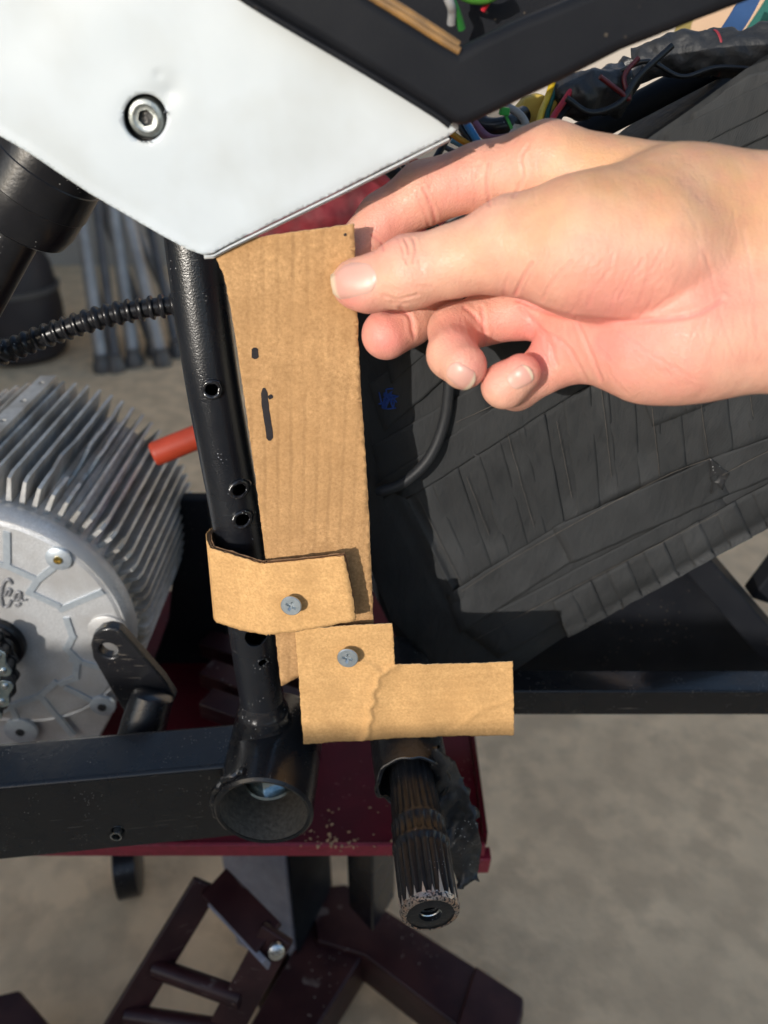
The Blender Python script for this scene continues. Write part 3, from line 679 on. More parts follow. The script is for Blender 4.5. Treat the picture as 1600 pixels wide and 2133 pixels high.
# ================================================================== ELECTRIC MOTOR
MY = .40
mc = P(-12, 1308, Y=MY); MR = rad(283, mc)
motor = thing('electric_motor', 'silver finned electric motor with embossed end cover behind the frame', 'motor', mc - Vector((0, 0, MR)))
MB().lathe(mc, (0, 1, 0), [(.0, .02), (.0, MR * .93), (.0015, MR * .955), (.0005, MR * .97), (.004, MR), (.010, MR * 1.01), (.014, MR * 1.0), (.016, MR * .95)], 96).build('end_cover', alu_cast, motor, smooth=True, auto=30)
body = MB().lathe(mc, (0, 1, 0), [(.016, MR * .98), (.165, MR * .98), (.17, MR * .9)], 96).build('housing', alu_fin, motor, smooth=True)
def fin(a, r0, r1, y0, y1, th, bend=0.0, cut_=None):
    u = Vector((math.cos(a), 0, math.sin(a))); s_ = Vector((-math.sin(a), 0, math.cos(a))); vs = []; fs = []; NS = 26
    for i in range(NS + 1):
        yy = y0 + (y1 - y0) * i / NS
        bb = 0
        if bend: bb = bend * math.exp(-((i / NS - .30) / .09) ** 2) + bend * .3 * noise.noise(Vector((i * .5, a * 30, 0)))
        top = r1 - (abs(bb) * .9 if bend else 0)
        if cut_ and cut_[0] < i / NS < cut_[1]: top = r0 + (r1 - r0) * (.35 + .3 * noise.noise(Vector((i * .7, a * 10, 1))))
        if i == 0: top = r1 - .002
        for (rr_, ss, wd) in ((r0, -1, 1.3), (r0, 1, 1.3), (top, 1, .8), (top, -1, .8)):
            bend_f = (rr_ - r0) / (r1 - r0)
            vs.append(mc + Vector((0, yy, 0)) + u * rr_ + s_ * (ss * th * wd / 2 + bb * bend_f))
    for i in range(NS):
        for k in range(4): fs.append((i * 4 + k, i * 4 + (k + 1) % 4, i * 4 + 4 + (k + 1) % 4, i * 4 + 4 + k))
    fs += [(0, 1, 2, 3), tuple(NS * 4 + k for k in (3, 2, 1, 0))]
    MB().add(vs, fs).build('fin', alu_fin, motor)
angs = [-50 + 5.0 * k for k in range(43)]
for k, ad in enumerate(angs):
    if 85 < ad < 97: continue
    bend = {21: .004, 22: -.005, 23: .006, 24: .005, 20: -.003, 25: -.004}.get(k, 0) if False else 0
    b_ = 0.0; c_ = None
    if 50 < ad < 68: b_ = .0028 * (1 if k % 2 else -1); c_ = (.16, .40) if 53 < ad < 64 else None
    r1 = MR * (1.07 + .13 * max(0, min(1, ad / 75)))
    fin(R(ad), MR * .97, r1, .020 + .0012 * math.sin(k * 3), .168, .0027, b_, c_)
# mounting rail with three holes
ra = R(91.0); u = Vector((math.cos(ra), 0, math.sin(ra))); s_ = Vector((-math.sin(ra), 0, math.cos(ra)))
rl = MB(); q0 = mc + u * MR * .97; hgt = MR * .27
rl.hexa([q0 - s_ * .0065 + Vector((0, .02, 0)), q0 + s_ * .0065 + Vector((0, .02, 0)), q0 + s_ * .0065 + Vector((0, .17, 0)), q0 - s_ * .0065 + Vector((0, .17, 0)),
         q0 - s_ * .0065 + u * hgt + Vector((0, .02, 0)), q0 + s_ * .0065 + u * hgt + Vector((0, .02, 0)), q0 + s_ * .0065 + u * hgt + Vector((0, .17, 0)), q0 - s_ * .0065 + u * hgt + Vector((0, .17, 0))])
ro = rl.build('mounting_rail', alu_fin, motor)
boolean(ro, [MB().lathe(q0 + u * (hgt - .008) + Vector((0, yy, 0)), u, [(0, .0024), (.02, .0024)], 20).build('cutter') for yy in (.085, .12, .155)])
MB().prism([P(x, y, Y=MY + .004) for x, y in [(-60, 1400), (240, 1400), (252, 1440), (228, 1500), (190, 1570), (-60, 1575)]], (0, .03, 0)).build('base_flange', alu_cast, motor, bevel=.002)
# embossed ribs and pads on the cover
def EP(x, y, off): return P(x, y, Y=MY - off)
ribs = [[(15, 1112), (16, 1178), (79, 1207), (118, 1176)], [(79, 1207), (62, 1233), (121, 1260)], [(128, 1268), (210, 1233)], [(16, 1178), (-20, 1168)],
        [(140, 1290), (152, 1325), (140, 1350), (162, 1372), (158, 1410), (128, 1422)], [(150, 1372), (205, 1388)],
        [(24, 1470), (42, 1510)], [(24, 1470), (84, 1448), (116, 1420)], [(84, 1448), (150, 1528)], [(140, 1432), (208, 1466)], [(-30, 1500), (24, 1470)]]
emb = []
for ri, pl in enumerate(ribs):
    pts = [EP(x, y, 0) for x, y in pl]; mb = MB()
    for si, (a, b) in enumerate(zip(pts[:-1], pts[1:])):
        dd = (b - a).normalized() * .0018; mb.bar(a - dd, b + dd, .0042, .0022 + .00022 * si + .00007 * ri, Vector((0, 1, 0)))
    mb.build('raised_rib', alu_emboss, motor)
for (x, y, r_, m_) in ((124, 1162, 27, alu_emboss), (45, 1520, 34, alu_emboss), (215, 1468, 26, alu_emboss), (226, 1312, 40, alu_cast)):
    q = EP(x, y, 0); pad = MB().lathe(q, (0, -1, 0), [(-.001, rad(r_, q)), (.0018, rad(r_, q)), (.0024, rad(r_ - 3, q))], 36).build('pad', m_, motor, smooth=True)
    MB().lathe(q + Vector((0, -.0022, 0)), (0, -1, 0), [(0, rad(9, q)), (.0012, rad(9, q)), (.0012, rad(5, q)), (.0003, rad(4, q))], 20).build('pad_screw', brass if y < 1200 else dark_alu, pad, smooth=True)
# cast script letters
let = MB()
for pl in ([(25, 1216), (20, 1207), (12, 1209), (5, 1224), (3, 1246), (8, 1263), (17, 1262), (24, 1250)], [(10, 1240), (17, 1227), (23, 1230), (18, 1241)],
           [(43, 1234), (36, 1233), (31, 1241), (33, 1250), (39, 1247), (44, 1235), (43, 1248), (48, 1250)], [(43, 1256), (37, 1262), (34, 1258)], [(53, 1249), (55, 1250)]):
    let.tube(spline([EP(x, y, .0004) for x, y in pl], 5), .00115, 8)
let.build('lettering', alu_letter, motor, smooth=True, auto=60)
q = EP(-10, 1335, 0)
seal = MB().lathe(q, (0, -1, 0), [(-.001, .021), (.004, .021), (.0055, .0195), (.0055, .016), (.002, .0155), (.002, .0)], 56, False).build('shaft_seal', rubber, motor, smooth=True, auto=30)
MB().lathe(q, (0, -1, 0), [(0, .0065), (.03, .0065), (.031, .0055)], 28).build('output_shaft', dark_alu, motor, smooth=True)
spk = []; NTH = 12
for k in range(NTH * 4):
    r_ = .0145 if k % 4 in (0, 1) else .0112; a = 2 * math.pi * k / (NTH * 4); spk.append(q + Vector((math.cos(a) * r_, -.016, math.sin(a) * r_)))
MB().prism(spk, (0, -.005, 0)).build('sprocket', dark_alu, motor, bevel=.0004)

# drive chain hanging on the sprocket
ch_c = q + Vector((0, -.0185, 0))
chain = thing('drive_chain', 'steel roller chain wrapped on the small sprocket of the motor', 'chain', ch_c - Vector((0, 0, .06)))
pins = []
ptsc = [(-12, 1330), (4, 1354), (15, 1384), (19, 1416), (12, 1448), (-4, 1476), (-26, 1500)]
for x, y in ptsc: pins.append(P(x, y, Y=MY - .0185))
def plate(a, b, y, wd, th, m_):
    d_ = b - a; n_ = 12; L_ = d_.length; dx = d_.normalized(); dz = Vector((-dx.z, 0, dx.x)); pts = []
    for k in range(n_ + 1):
        an = R(90 + 180 * k / n_); pts.append(a + dx * math.cos(an) * wd + dz * math.sin(an) * wd)
    pts.append((a + b) / 2 - dz * wd * .66)
    for k in range(n_ + 1):
        an = R(-90 + 180 * k / n_); pts.append(b + dx * math.cos(an) * wd + dz * math.sin(an) * wd)
    pts.append((a + b) / 2 + dz * wd * .66)
    return MB().prism([p + Vector((0, y, 0)) for p in pts], (0, th, 0)).build('link_plate', m_, chain, bevel=.0003, seg=2)
for i in range(len(pins) - 1):
    o_ = i % 2 == 1
    plate(pins[i], pins[i + 1], -.0062 if o_ else -.0045, .0050, .0013, zinc_blue if o_ else dark_alu); plate(pins[i], pins[i + 1], .0050 if o_ else .0033, .0050, .0013, dark_alu)
for p_ in pins:
    MB().lathe(p_ + Vector((0, -.0072, 0)), (0, 1, 0), [(-.0004, .0016), (0, .0022), (.0145, .0022)], 16).build('pin', zinc, chain, smooth=True)
    MB().lathe(p_ + Vector((0, -.003, 0)), (0, 1, 0), [(0, .0038), (.006, .0038)], 20).build('roller', dark_alu, chain, smooth=True)

# ================================================================== HOSES
# corrugated conduit
pts = spline([P(-60, 765, Y=.385), P(0, 738, Y=.385), P(110, 694, Y=.387), P(230, 656, Y=.39), P(355, 636, Y=.395), P(420, 632, Y=.40)], 40)
L = [0.0]
for a, b in zip(pts[:-1], pts[1:]): L.append(L[-1] + (b - a).length)
rs = []
for l_ in L:
    ph = (l_ / .0056) % 1.0; rs.append(.0047 + .0011 * (1 if ph < .5 else 0) + (.0004 if .1 < ph < .4 else 0))
tag(MB().tube(pts, rs, 22).build('conduit', rubber, smooth=True, auto=45), 'black corrugated conduit curving in from the left behind the frame tube', 'conduit')
a_ = P(318, 948, Y=.50); b_ = P(470, 886, Y=.52); q = (b_ - a_).normalized(); r_ = rad(26, a_)
t = thing('hose', 'orange red plastic hose end poking out behind the frame tube', 'hose', a_)
MB().lathe(a_, q, [(0, r_ * .82), (.001, r_ * .95), (.003, r_), (.05, r_)], 32).build('tube', red_hose, t, smooth=True)
# black cable loop in front of the battery
pts = [P(900, 470, Y=.338), P(925, 600, Y=.338), P(935, 700, Y=.337), P(936, 790, Y=.336), P(925, 880, Y=.335), P(893, 955, Y=.333), P(840, 1005, Y=.331), P(783, 1027, Y=.329)]
pp = spline(pts, 10); rr = [rad(11.5, pp[-1])] * (len(pp) - 2) + [rad(10, pp[-1]), rad(7, pp[-1])]
tag(MB().tube(pp, rr, 20).build('cable', cable_rubber, smooth=True), 'thick black cable hooking down in front of the taped battery pack', 'cable')

# ================================================================== BATTERY PACK
BY = .346
bat = thing('battery_pack', 'big battery pack wrapped in overlapping black cloth tape', 'battery', P(1170, 1330, Y=BY))
outl = [(1060, 1405), (980, 1400), (900, 1385), (815, 1290), (765, 1170), (738, 1000), (722, 800), (725, 620), (900, 520), (1150, 400), (1300, 330), (1355, 285), (1427, 236), (1542, 152), (1700, 45), (1950, -60), (1950, 890), (1600, 1088), (1330, 1238), (1170, 1330)]
def by(x, y):
    n1 = noise.noise(Vector((x * .004, y * .004, 1))) * .0022
    fold = 0
    dl = seg_dist(x, y, [(838, 1040), (880, 1110), (915, 1180), (943, 1240)])
    if dl < 40: fold = -.0028 * math.exp(-(dl / 9) ** 2) + .0018 * math.exp(-((dl - 16) / 9) ** 2)
    edge = max(0, 1 - seg_dist(x, y, [(1060, 1405), (1170, 1330), (1330, 1238), (1600, 1088), (1950, 890)]) / 34.0) ** 2 * .010
    left = max(0, 1 - (x - 725) / 130.0) ** 2 * .012 if x < 855 else 0
    return BY + .000067 * max(-100, y - 1000) + n1 + fold + edge + left
sheet('wrapped_face', outl, 14, lambda x, y: P(x, y, Y=by(x, y)), cloth_tape, bat)
MB().prism([P(x, y, Y=BY + .05) for x, y in outl], (0, .05, 0)).build('wrapped_core', cloth_tape, bat, bevel=.006, seg=3)
cnt = [0]
def tape(corners, m_=None, name='tape_strip', nu=12, nv=14, wr=.0007, lift=None):
    k = cnt[0]; cnt[0] += 1
    a, b, c, d = [Vector(q) for q in corners]; off = .0006 + .00035 * (k % 3) if lift is None else lift
    vs = []; fs = []; tl = rnd.uniform(0, .0005)
    for i in range(nu + 1):
        for j in range(nv + 1):
            s_, t_ = i / nu, j / nv
            q = (a * (1 - s_) + b * s_) * (1 - t_) + (d * (1 - s_) + c * s_) * t_
            jx = 1.6 * noise.noise(Vector((q.x * .03, q.y * .03, k)))
            yy = by(q.x, q.y) - off - tl * s_ + wr * noise.noise(Vector(((q.x * .87 - q.y * .5) * .055 + k, (q.x * .5 + q.y * .87) * .012, k * 3.1))) - .0004 * abs(noise.noise(Vector((q.x * .02, q.y * .02, k)))) + (.0002 * (abs(2 * s_ - 1) ** 5)) - .0003
            vs.append(P(q.x + jx, q.y + jx, Y=yy))
    for i in range(nu):
        for j in range(nv): fs.append((i * (nv + 1) + j, (i + 1) * (nv + 1) + j, (i + 1) * (nv + 1) + j + 1, i * (nv + 1) + j + 1))
    o = MB().add(vs, fs).build(name, m_ or (cloth_tape if k % 2 else cloth_tape_b), bat, smooth=True, auto=0)
    sd = o.modifiers.new('thick', 'SOLIDIFY'); sd.thickness = .00025; sd.offset = 1 if orient(o) else -1
    return o
def lerp(a, b, t): return (a[0] + (b[0] - a[0]) * t, a[1] + (b[1] - a[1]) * t)
# cross tapes of the main face: between an upper curve and the long seam
up = lambda t: (lerp((848, 1028), (1215, 808), t / .42) if t < .42 else lerp((1215, 808), (1720, 640), (t - .42) / .58))
lo = lambda t: (lerp((945, 1235), (1300, 1030), t / .5) if t < .5 else lerp((1300, 1030), (1760, 862), (t - .5) / .5))
NTP = 19
for k in range(NTP):
    t0_ = k / NTP; t1_ = (k + 1.22) / NTP
    j = rnd.uniform(-.008, .008); tape([up(t0_ + j), up(min(1.05, t1_ + j)), lo(min(1.05, t1_)), lo(t0_)], lift=.0006 + .0003 * (k % 2) + .0001 * (k % 3))
# second ply on the upper right under the wrist
for k in range(5):
    a0 = lerp((1290, 700), (1640, 560), k / 5); a1 = lerp((1290, 700), (1640, 560), (k + 1.1) / 5)
    tape([a0, a1, (a1[0] + 70, a1[1] + 190), (a0[0] + 70, a0[1] + 190)], lift=.0024 + .0003 * (k % 2))
# long bands along the edge
tape([(930, 1240), (1180, 1085), (1225, 1150), (960, 1320)], nu=16, lift=.0019)
tape([(1150, 1100), (1480, 955), (1520, 1030), (1190, 1175)], nu=18, lift=.0023)
tape([(1468, 960), (1800, 842), (1830, 900), (1500, 1040)], nu=18, lift=.0019)
tape([(960, 1310), (1500, 1030), (1540, 1078), (1040, 1372)], nu=22, lift=.0012)
tape([(1480, 1048), (1820, 890), (1850, 936), (1510, 1098)], nu=16, lift=.0012)
# short cross tapes folding over the lower edge
for k in range(13):
    a0 = lerp((1150, 1255), (1640, 985), k / 13); a1 = lerp((1150, 1255), (1640, 985), (k + 1.15) / 13)
    tape([a0, a1, (a1[0] + 34, a1[1] + 74), (a0[0] + 34, a0[1] + 74)], nu=6, nv=8, lift=.0030 + .0004 * (k % 2))
# upper bands beside the cable
tape([(770, 800), (950, 660), (990, 735), (800, 900)], lift=.0012); tape([(775, 930), (1000, 800), (1040, 870), (800, 1040)], lift=.0008)
tape([(800, 720), (960, 590), (985, 650), (815, 800)], lift=.0019); tape([(780, 1010), (1200, 740), (1230, 800), (850, 1040)], nu=16, lift=.0017)
tape([(1370, 310), (1600, 205), (1640, 260), (1400, 380)], lift=.0012); tape([(1385, 280), (1600, 170), (1640, 210), (1400, 335)], lift=.0018); tape([(1440, 240), (1560, 155), (1700, 130), (1450, 285)], lift=.0008)
# pale seams along the tape edges
seam_m = mat('pale_seam', (.10, .085, .07), (.05, .045, .04), 300, .8)
for pl in ([(962, 1232), (1040, 1180), (1130, 1128), (1230, 1072), (1300, 1034)], [(1290, 1040), (1400, 985), (1480, 955)], [(1505, 990), (1560, 960), (1620, 930)], [(950, 880), (1080, 820), (1180, 770)],
           [(985, 1335), (1180, 1232), (1360, 1140), (1500, 1068)]):
    pts = [(q.x, q.y) for q in spline([Vector((x, y, 0)) for x, y in pl], 8)]
    MB().tube([P(x + .8 * noise.noise(Vector((x * .1, y * .1, 0))), y, Y=by(x, y) - .0045) for x, y in pts], .00017, 5).build('seam', seam_m, bat, smooth=True)
for k in range(9):
    t_ = (k + .15) / 9; a0, a1 = up(t_), lo(min(1, t_ + .01)); f0, f1 = rnd.uniform(.0, .3), rnd.uniform(.7, 1.0)
    pts = [lerp(a0, a1, f0 + (f1 - f0) * j / 12) for j in range(13)]
    MB().tube([P(x + 1.5 * noise.noise(Vector((x * .04, y * .03, k))), y, Y=by(x, y) - .0034) for x, y in pts], .00014, 5).build('seam', seam_m, bat, smooth=True)
# frayed blue thread and a torn flap
bl = plain('blue_thread', (0.01, 0.05, 0.25), 0.7)
for k in range(18):
    x, y = 806 + rnd.uniform(-8, 8), 832 + rnd.uniform(-8, 8); q = P(x, y, Y=by(x, y) - .0022)
    MB().tube(spline([q, q + Vector((rnd.uniform(-.003, .003), -.001, rnd.uniform(-.004, .004))), q + Vector((rnd.uniform(-.004, .004), .0, rnd.uniform(-.005, .005)))], 4), .0004, 6).build('loose_thread', bl, bat, smooth=True)
sheet('torn_flap', jag([(1478, 955), (1520, 985), (1505, 1022), (1488, 1005), (1482, 1030)], 6, 2), 7, lambda x, y: P(x, y, Y=by(x, y) - .0034 - .002 * noise.noise(Vector((x * .05, y * .05, 4)))), tape_black, bat, .0005)

# ================================================================== WIRING
def wire(name, pts, r, m_, lab, cat='wire', grp='wires bundled under the trim'):
    return tag(MB().tube(spline(pts, 8), r, 12).build(name, m_, smooth=True, auto=60), lab, cat, grp)
Y_, B_, RD, TL, OR, PK, GY, LB, GN = (plain('yellow_wire', (.62, .42, .02)), plain('blue_wire', (.03, .20, .45)), plain('red_wire', (.42, .015, .03)), plain('teal_wire', (.01, .13, .12)),
    plain('orange_wire', (.62, .30, .02)), plain('mauve_wire', (.22, .07, .12)), plain('grey_wire', (.28, .28, .28)), plain('pale_blue_wire', (.12, .35, .48)), plain('green_plastic', (.02, .42, .06)))
WR = .0011
wire('wire', PX((1152, 170, .36), (1140, 205, .36), (1126, 240, .35), (1118, 290, .34)), WR * 1.2, Y_, 'yellow wire running down beside the teal wire to the knuckle')
wire('wire', PX((1160, 175, .365), (1148, 210, .362), (1140, 240, .36), (1136, 290, .345)), WR, TL, 'teal wire between the yellow and red wires')
wire('wire', PX((1195, 180, .36), (1172, 215, .355), (1152, 245, .35), (1130, 295, .34)), WR * 1.2, RD, 'red wire right of the teal wire above the knuckle')
wire('wire', PX((1215, 190, .365), (1185, 222, .36), (1165, 245, .355), (1145, 295, .345)), WR * 1.2, rubber, 'black wire right of the red wire above the knuckle')
wire('wire', PX((960, 235, .345), (975, 262, .335), (992, 290, .33), (1008, 320, .33)), WR * 1.4, B_, 'blue wire coming down beside the panel corner')
wire('wire', PX((950, 240, .35), (966, 275, .34), (985, 300, .335), (1000, 330, .335)), WR * 1.4, rubber, 'black wire just left of the blue wire')
wire('wire', PX((930, 270, .335), (958, 290, .335), (985, 304, .335), (1030, 315, .34)), WR * 1.1, OR, 'orange wire passing left under the blue wire')
wire('wire', PX((940, 292, .345), (970, 306, .345), (1000, 315, .345)), WR, LB, 'pale blue wire below the orange wire')
wire('wire', PX((990, 258, .35), (1008, 280, .345), (1030, 290, .34), (1070, 285, .34)), WR * 1.5, PK, 'mauve wire bending under the black loom')
wire('wire', PX((985, 232, .36), (1010, 262, .352), (1050, 262, .35), (1090, 240, .36)), WR * 3.4, rubber, 'thick black loom bending under the trim', 'wire')
wire('wire', PX((1055, 222, .35), (1078, 235, .345), (1094, 255, .343), (1098, 290, .34)), WR * 1.4, GY, 'grey wire right of the green tie')
wire('wire', PX((945, 270, .36), (925, 300, .355), (905, 335, .35), (890, 360, .35)), WR * 1.3, rubber, 'black wire slanting below the panel corner')
wire('wire', PX((905, 290, .37), (925, 305, .365), (955, 320, .36), (990, 330, .36)), WR, plain('grey_black_wire', (.05, .045, .05)), 'dark grey thin wire crossing the slanting black wire')
wire('wire', PX((820, 310, .36), (848, 328, .35), (875, 342, .345), (905, 360, .345)), WR * 1.3, RD, 'red wire under the lower edge of the white panel')
wire('wire', PX((810, 315, .37), (850, 330, .36), (885, 345, .355), (930, 360, .355)), WR * 1.1, GY, 'grey wire under the lower edge of the white panel')
wire('wire', PX((760, 350, .36), (800, 345, .355), (825, 362, .35), (860, 400, .35)), WR * 3, rubber, 'thick black cable under the white panel by the red bag')
wire('wire', PX((790, 330, .375), (820, 340, .37), (850, 365, .365), (880, 400, .365)), WR * 2.4, rubber, 'black cable above the thick cable by the red bag')
wire('wire', PX((1215, 215, .40), (1222, 232, .40), (1228, 250, .40), (1232, 275, .40)), WR * 1.1, rubber, 'short black wire hanging against the pale wall')
wire('wire', PX((930, -20, .312), (945, 10, .312), (955, 35, .314), (962, 60, .316)), WR * 1.3, plain('dark_green_wire', (.02, .16, .03)), 'green wire inside the trim opening')
wire('wire', PX((950, -22, .317), (985, -8, .317), (1015, -8, .317), (1040, -22, .317)), WR * 2.2, plain('leaf_green_wire', (.06, .22, .03)), 'thick green wire across the top of the trim opening')
wire('wire', PX((1034, -22, .318), (1024, -8, .318), (1014, 8, .319), (1006, 22, .32)), WR * 0.9, RD, 'red wire inside the trim opening')
wire('wire', PX((925, -20, .31), (938, 8, .31), (942, 25, .312), (940, 50, .314)), WR * 1.4, GY, 'grey wire inside the trim opening')
# green cable tie
q = P(1050, 240, Y=.333)
t = thing('cable_tie', 'bright green cable tie round the black loom under the trim', 'cable tie', q)
MB().bar(q + Vector((-.0018, 0, .0015)), q + Vector((.0018, .0, .0012)), .0028, .0042, Vector((0, 1, 0))).build('head', GN, t, bevel=.0004)
MB().bar(q + Vector((.0006, .0003, 0)), P(1066, 268, Y=.333), .001, .0027, Vector((0, 1, 0))).build('tail', GN, t)
# white label and yellow connector
q = [P(1060, 278, Y=.338), P(1072, 258, Y=.338), P(1100, 262, Y=.336), (P(1098, 275, Y=.336)), P(1088, 292, Y=.338)]
tag(MB().prism(q, (0, .0008, 0)).build('paper_tag', plain('white_tag', (.62, .62, .62))), 'small white paper tag on the wires above the knuckle', 'tag')
q = [P(1072, 232, Y=.362), P(1095, 205, Y=.362), P(1125, 195, Y=.362), P(1165, 212, Y=.362), P(1140, 262, Y=.362), P(1100, 270, Y=.362), P(1075, 258, Y=.362)]
tag(MB().prism(q, (0, .01, 0)).build('connector', plain('yellow_card', (.52, .36, .06), .6), bevel=.001), 'yellow plastic connector behind the coloured wires', 'connector')
# thin black wires tangled along the taped bundles
wire('wire', PX((1290, 150, .362), (1350, 128, .36), (1420, 160, .36), (1500, 140, .36), (1620, 150, .36)), WR * .9, rubber, 'thin black wire wandering along the underside of the right tape bundle')
wire('wire', PX((1180, 205, .35), (1230, 235, .35), (1290, 215, .352), (1330, 160, .356), (1400, 95, .36)), WR * 1.2, rubber, 'black wire looping under the cloth taped wad')
wire('wire', PX((1250, 160, .35), (1290, 190, .352), (1310, 205, .354), (1300, 160, .358), (1330, 120, .36)), WR * .9, plain('dark_red_wire', (.12, .01, .015)), 'dark red wire curling beside the small taped joint')
# black taped bundle
def bundle(name, pts, rs, lab, mm):
    pp = spline(pts, 12); n_ = len(pp); mb = MB(); mb.tube(pp, [rs[0] + (rs[1] - rs[0]) * i / n_ for i in range(n_)], 36)
    mb.v = [tuple(Vector(v) + (Vector(v) - min(pp, key=lambda q: (q - Vector(v)).length)).normalized() * (.0018 * noise.noise(Vector(v) * 220) + .0014 * noise.noise(Vector(v) * 90))) for v in mb.v]
    return tag(mb.build(name, mm, smooth=True, auto=0), lab, 'wire bundle', 'taped bundles under the trim')
bundle('wire_bundle', PX((1320, 140, .385), (1390, 118, .38), (1470, 110, .375), (1560, 108, .37), (1680, 80, .37)), (.0072, .0098), 'grey crinkled tape bundle running to the right edge', mat('grey_black_tape', (.020, .021, .023), (.032, .033, .036), 90, .55, spec=.3, bump=.7, bscale=130, bdist=.003))
bundle('wire_bundle', PX((1168, 190, .37), (1195, 198, .365), (1230, 195, .365), (1290, 185, .37)), (.008, .010), 'black cloth taped wad above the knuckle', tape_black)
bundle('wire_bundle', PX((1270, 200, .385), (1300, 165, .38), (1320, 130, .38)), (.007, .006), 'small black taped joint between the two bundles', tape_black)
rt = mat('red_thread', (.25, .02, .03), (.2, .015, .02), 90, .6)
tag(MB().lathe(P(1488, 112, Y=.374), (1, -.02, .3), [(0, .0088), (.0005, .0090), (.001, .0088)], 30, False).build('thread', rt, smooth=True), 'thin red thread tied round the grey tape bundle', 'thread')

# ================================================================== LIFT
zl = P(390, 1755, Y=.345).z
lift = thing('motorcycle_lift', 'dark red and maroon steel motorcycle lift under the frame', 'lift', (P(592, 2000, Y=.42).x, .5, 0))
xr = P(1012, 1792, Z=zl).x
dk = MB().box(-.36, xr, .345, .64, zl - .004, zl).build('deck_plate', deck_red, lift, bevel=.001)
MB().box(-.36, xr + .001, .3415, .3448, zl - .0105, zl + .0012).build('deck_flange', deck_edge, dk, bevel=.0008)
MB().box(xr + .0003, xr + .0035, .350, .64, zl - .010, zl + .004).build('deck_flange', deck_red, dk, bevel=.0008)
q = P(1012, 1795, Y=.342)
MB().hexa([q + Vector((-.006, 0, -.014)), q + Vector((.003, 0, -.014)), q + Vector((.003, .01, -.014)), q + Vector((-.006, .01, -.014)), q + Vector((-.009, -.001, .002)), q + Vector((.004, -.001, .004)), q + Vector((.004, .01, .004)), q + Vector((-.009, .01, .002))]).build('corner_tab', deck_edge, dk, bevel=.0015, seg=3)
for k in range(5):
    a_ = P(430, 1215 + 62 * k, Z=zl + .03); b_ = P(640, 1290 + 62 * k, Z=zl + .03)
    MB().bar(a_, b_, .020, .016).build('slat', maroon, lift, bevel=.0015)
def quadcol(pxs, z0, z1, name, m_):
    pts = [P(x, 1800, Y=Yv) for x, Yv in pxs]
    bt = [Vector((p.x, p.y, z0)) for p in pts]; return MB().prism(bt, (0, 0, z1 - z0)).build(name, m_, lift, bevel=.003)
quadcol([(462, .445), (596, .41), (677, .47), (560, .51)], .02, zl - .006, 'column', grey_col)
quadcol([(722, .410), (775, .385), (824, .420), (770, .45)], .14, zl - .006, 'strut', black_paint)
quadcol([(599, .405), (682, .465), (690, .50), (640, .50)], .03, zl - .0065, 'column_shade_slab', black_plastic)  # added black slab standing in for the shade on the column's right face
def beam(px, Ztop, th, name, m_=maroon):
    pts = [P(x, y, Z=Ztop) for x, y in px]; return MB().prism(pts, (0, 0, -th)).build(name, m_, lift, bevel=.003)
beam([(640, 1850), (720, 1840), (994, 2014), (955, 2140), (760, 1990), (660, 1960)], .075, .05, 'base_beam')
beam([(990, 2008), (1092, 2076), (1090, 2110), (1060, 2190), (945, 2150)], .085, .06, 'beam_cap')
beam([(655, 1900), (760, 1985), (610, 2220), (470, 2220)], .07, .05, 'base_beam')
beam([(520, 1900), (592, 1880), (600, 1990), (530, 2050)], .06, .05, 'base_beam')
beam([(-20, 2075), (40, 2060), (110, 2140), (120, 2240), (-40, 2240)], .075, .05, 'base_beam')
pz, pz2 = .235, .15
a1, a2 = P(432, 1838, Z=pz), P(236, 2160, Z=pz2); b1, b2 = P(572, 1955, Z=pz), P(452, 2175, Z=pz2)
up_ = Vector((0, 0.5, 1))
fr = MB().bar(a1, a2, .006, .024, up_).build('pedal_frame', maroon, lift, bevel=.0015)
MB().bar(b1 + (b1 - b2).normalized() * .006, b2, .007, .026, up_).build('side_rail', maroon, fr, bevel=.0015)
MB().bar(a1 + Vector((.006, 0, .0)), b1 - Vector((.004, 0, .0)), .026, .006, Vector((0, -.4, 1))).build('cross_bar', maroon, fr, bevel=.001)
MB().bar(a1 + Vector((.006, -.012, -.014)), b1 + Vector((-.004, -.012, -.014)), .005, .022, Vector((0, -.4, 1))).build('cross_bar', grey_col, fr, bevel=.001)
for f_ in (.56, .86): MB().tube([a1 + (a2 - a1) * f_, b1 + (b2 - b1) * f_], .0075, 18).build('rung', maroon, fr, smooth=True)
q = b1 + Vector((.002, -.008, .0)); MB().lathe(q, (.3, -1, .5), [(0, .006), (.004, .006), (.0055, .0035)], 20).build('pivot_bolt', zinc, fr, smooth=True)
q = P(268, 1806, Z=.036)
cw = MB().lathe(Vector((q.x - .014, q.y, .036)), (1, .25, 0), [(0, .026), (.002, .034), (.024, .034), (.026, .026)], 36).build('caster_wheel', rubber, lift, smooth=True, auto=30)
MB().box(q.x - .024, q.x + .03, q.y - .01, q.y + .03, .074, .080).build('caster_plate', dark_alu, cw, bevel=.001)
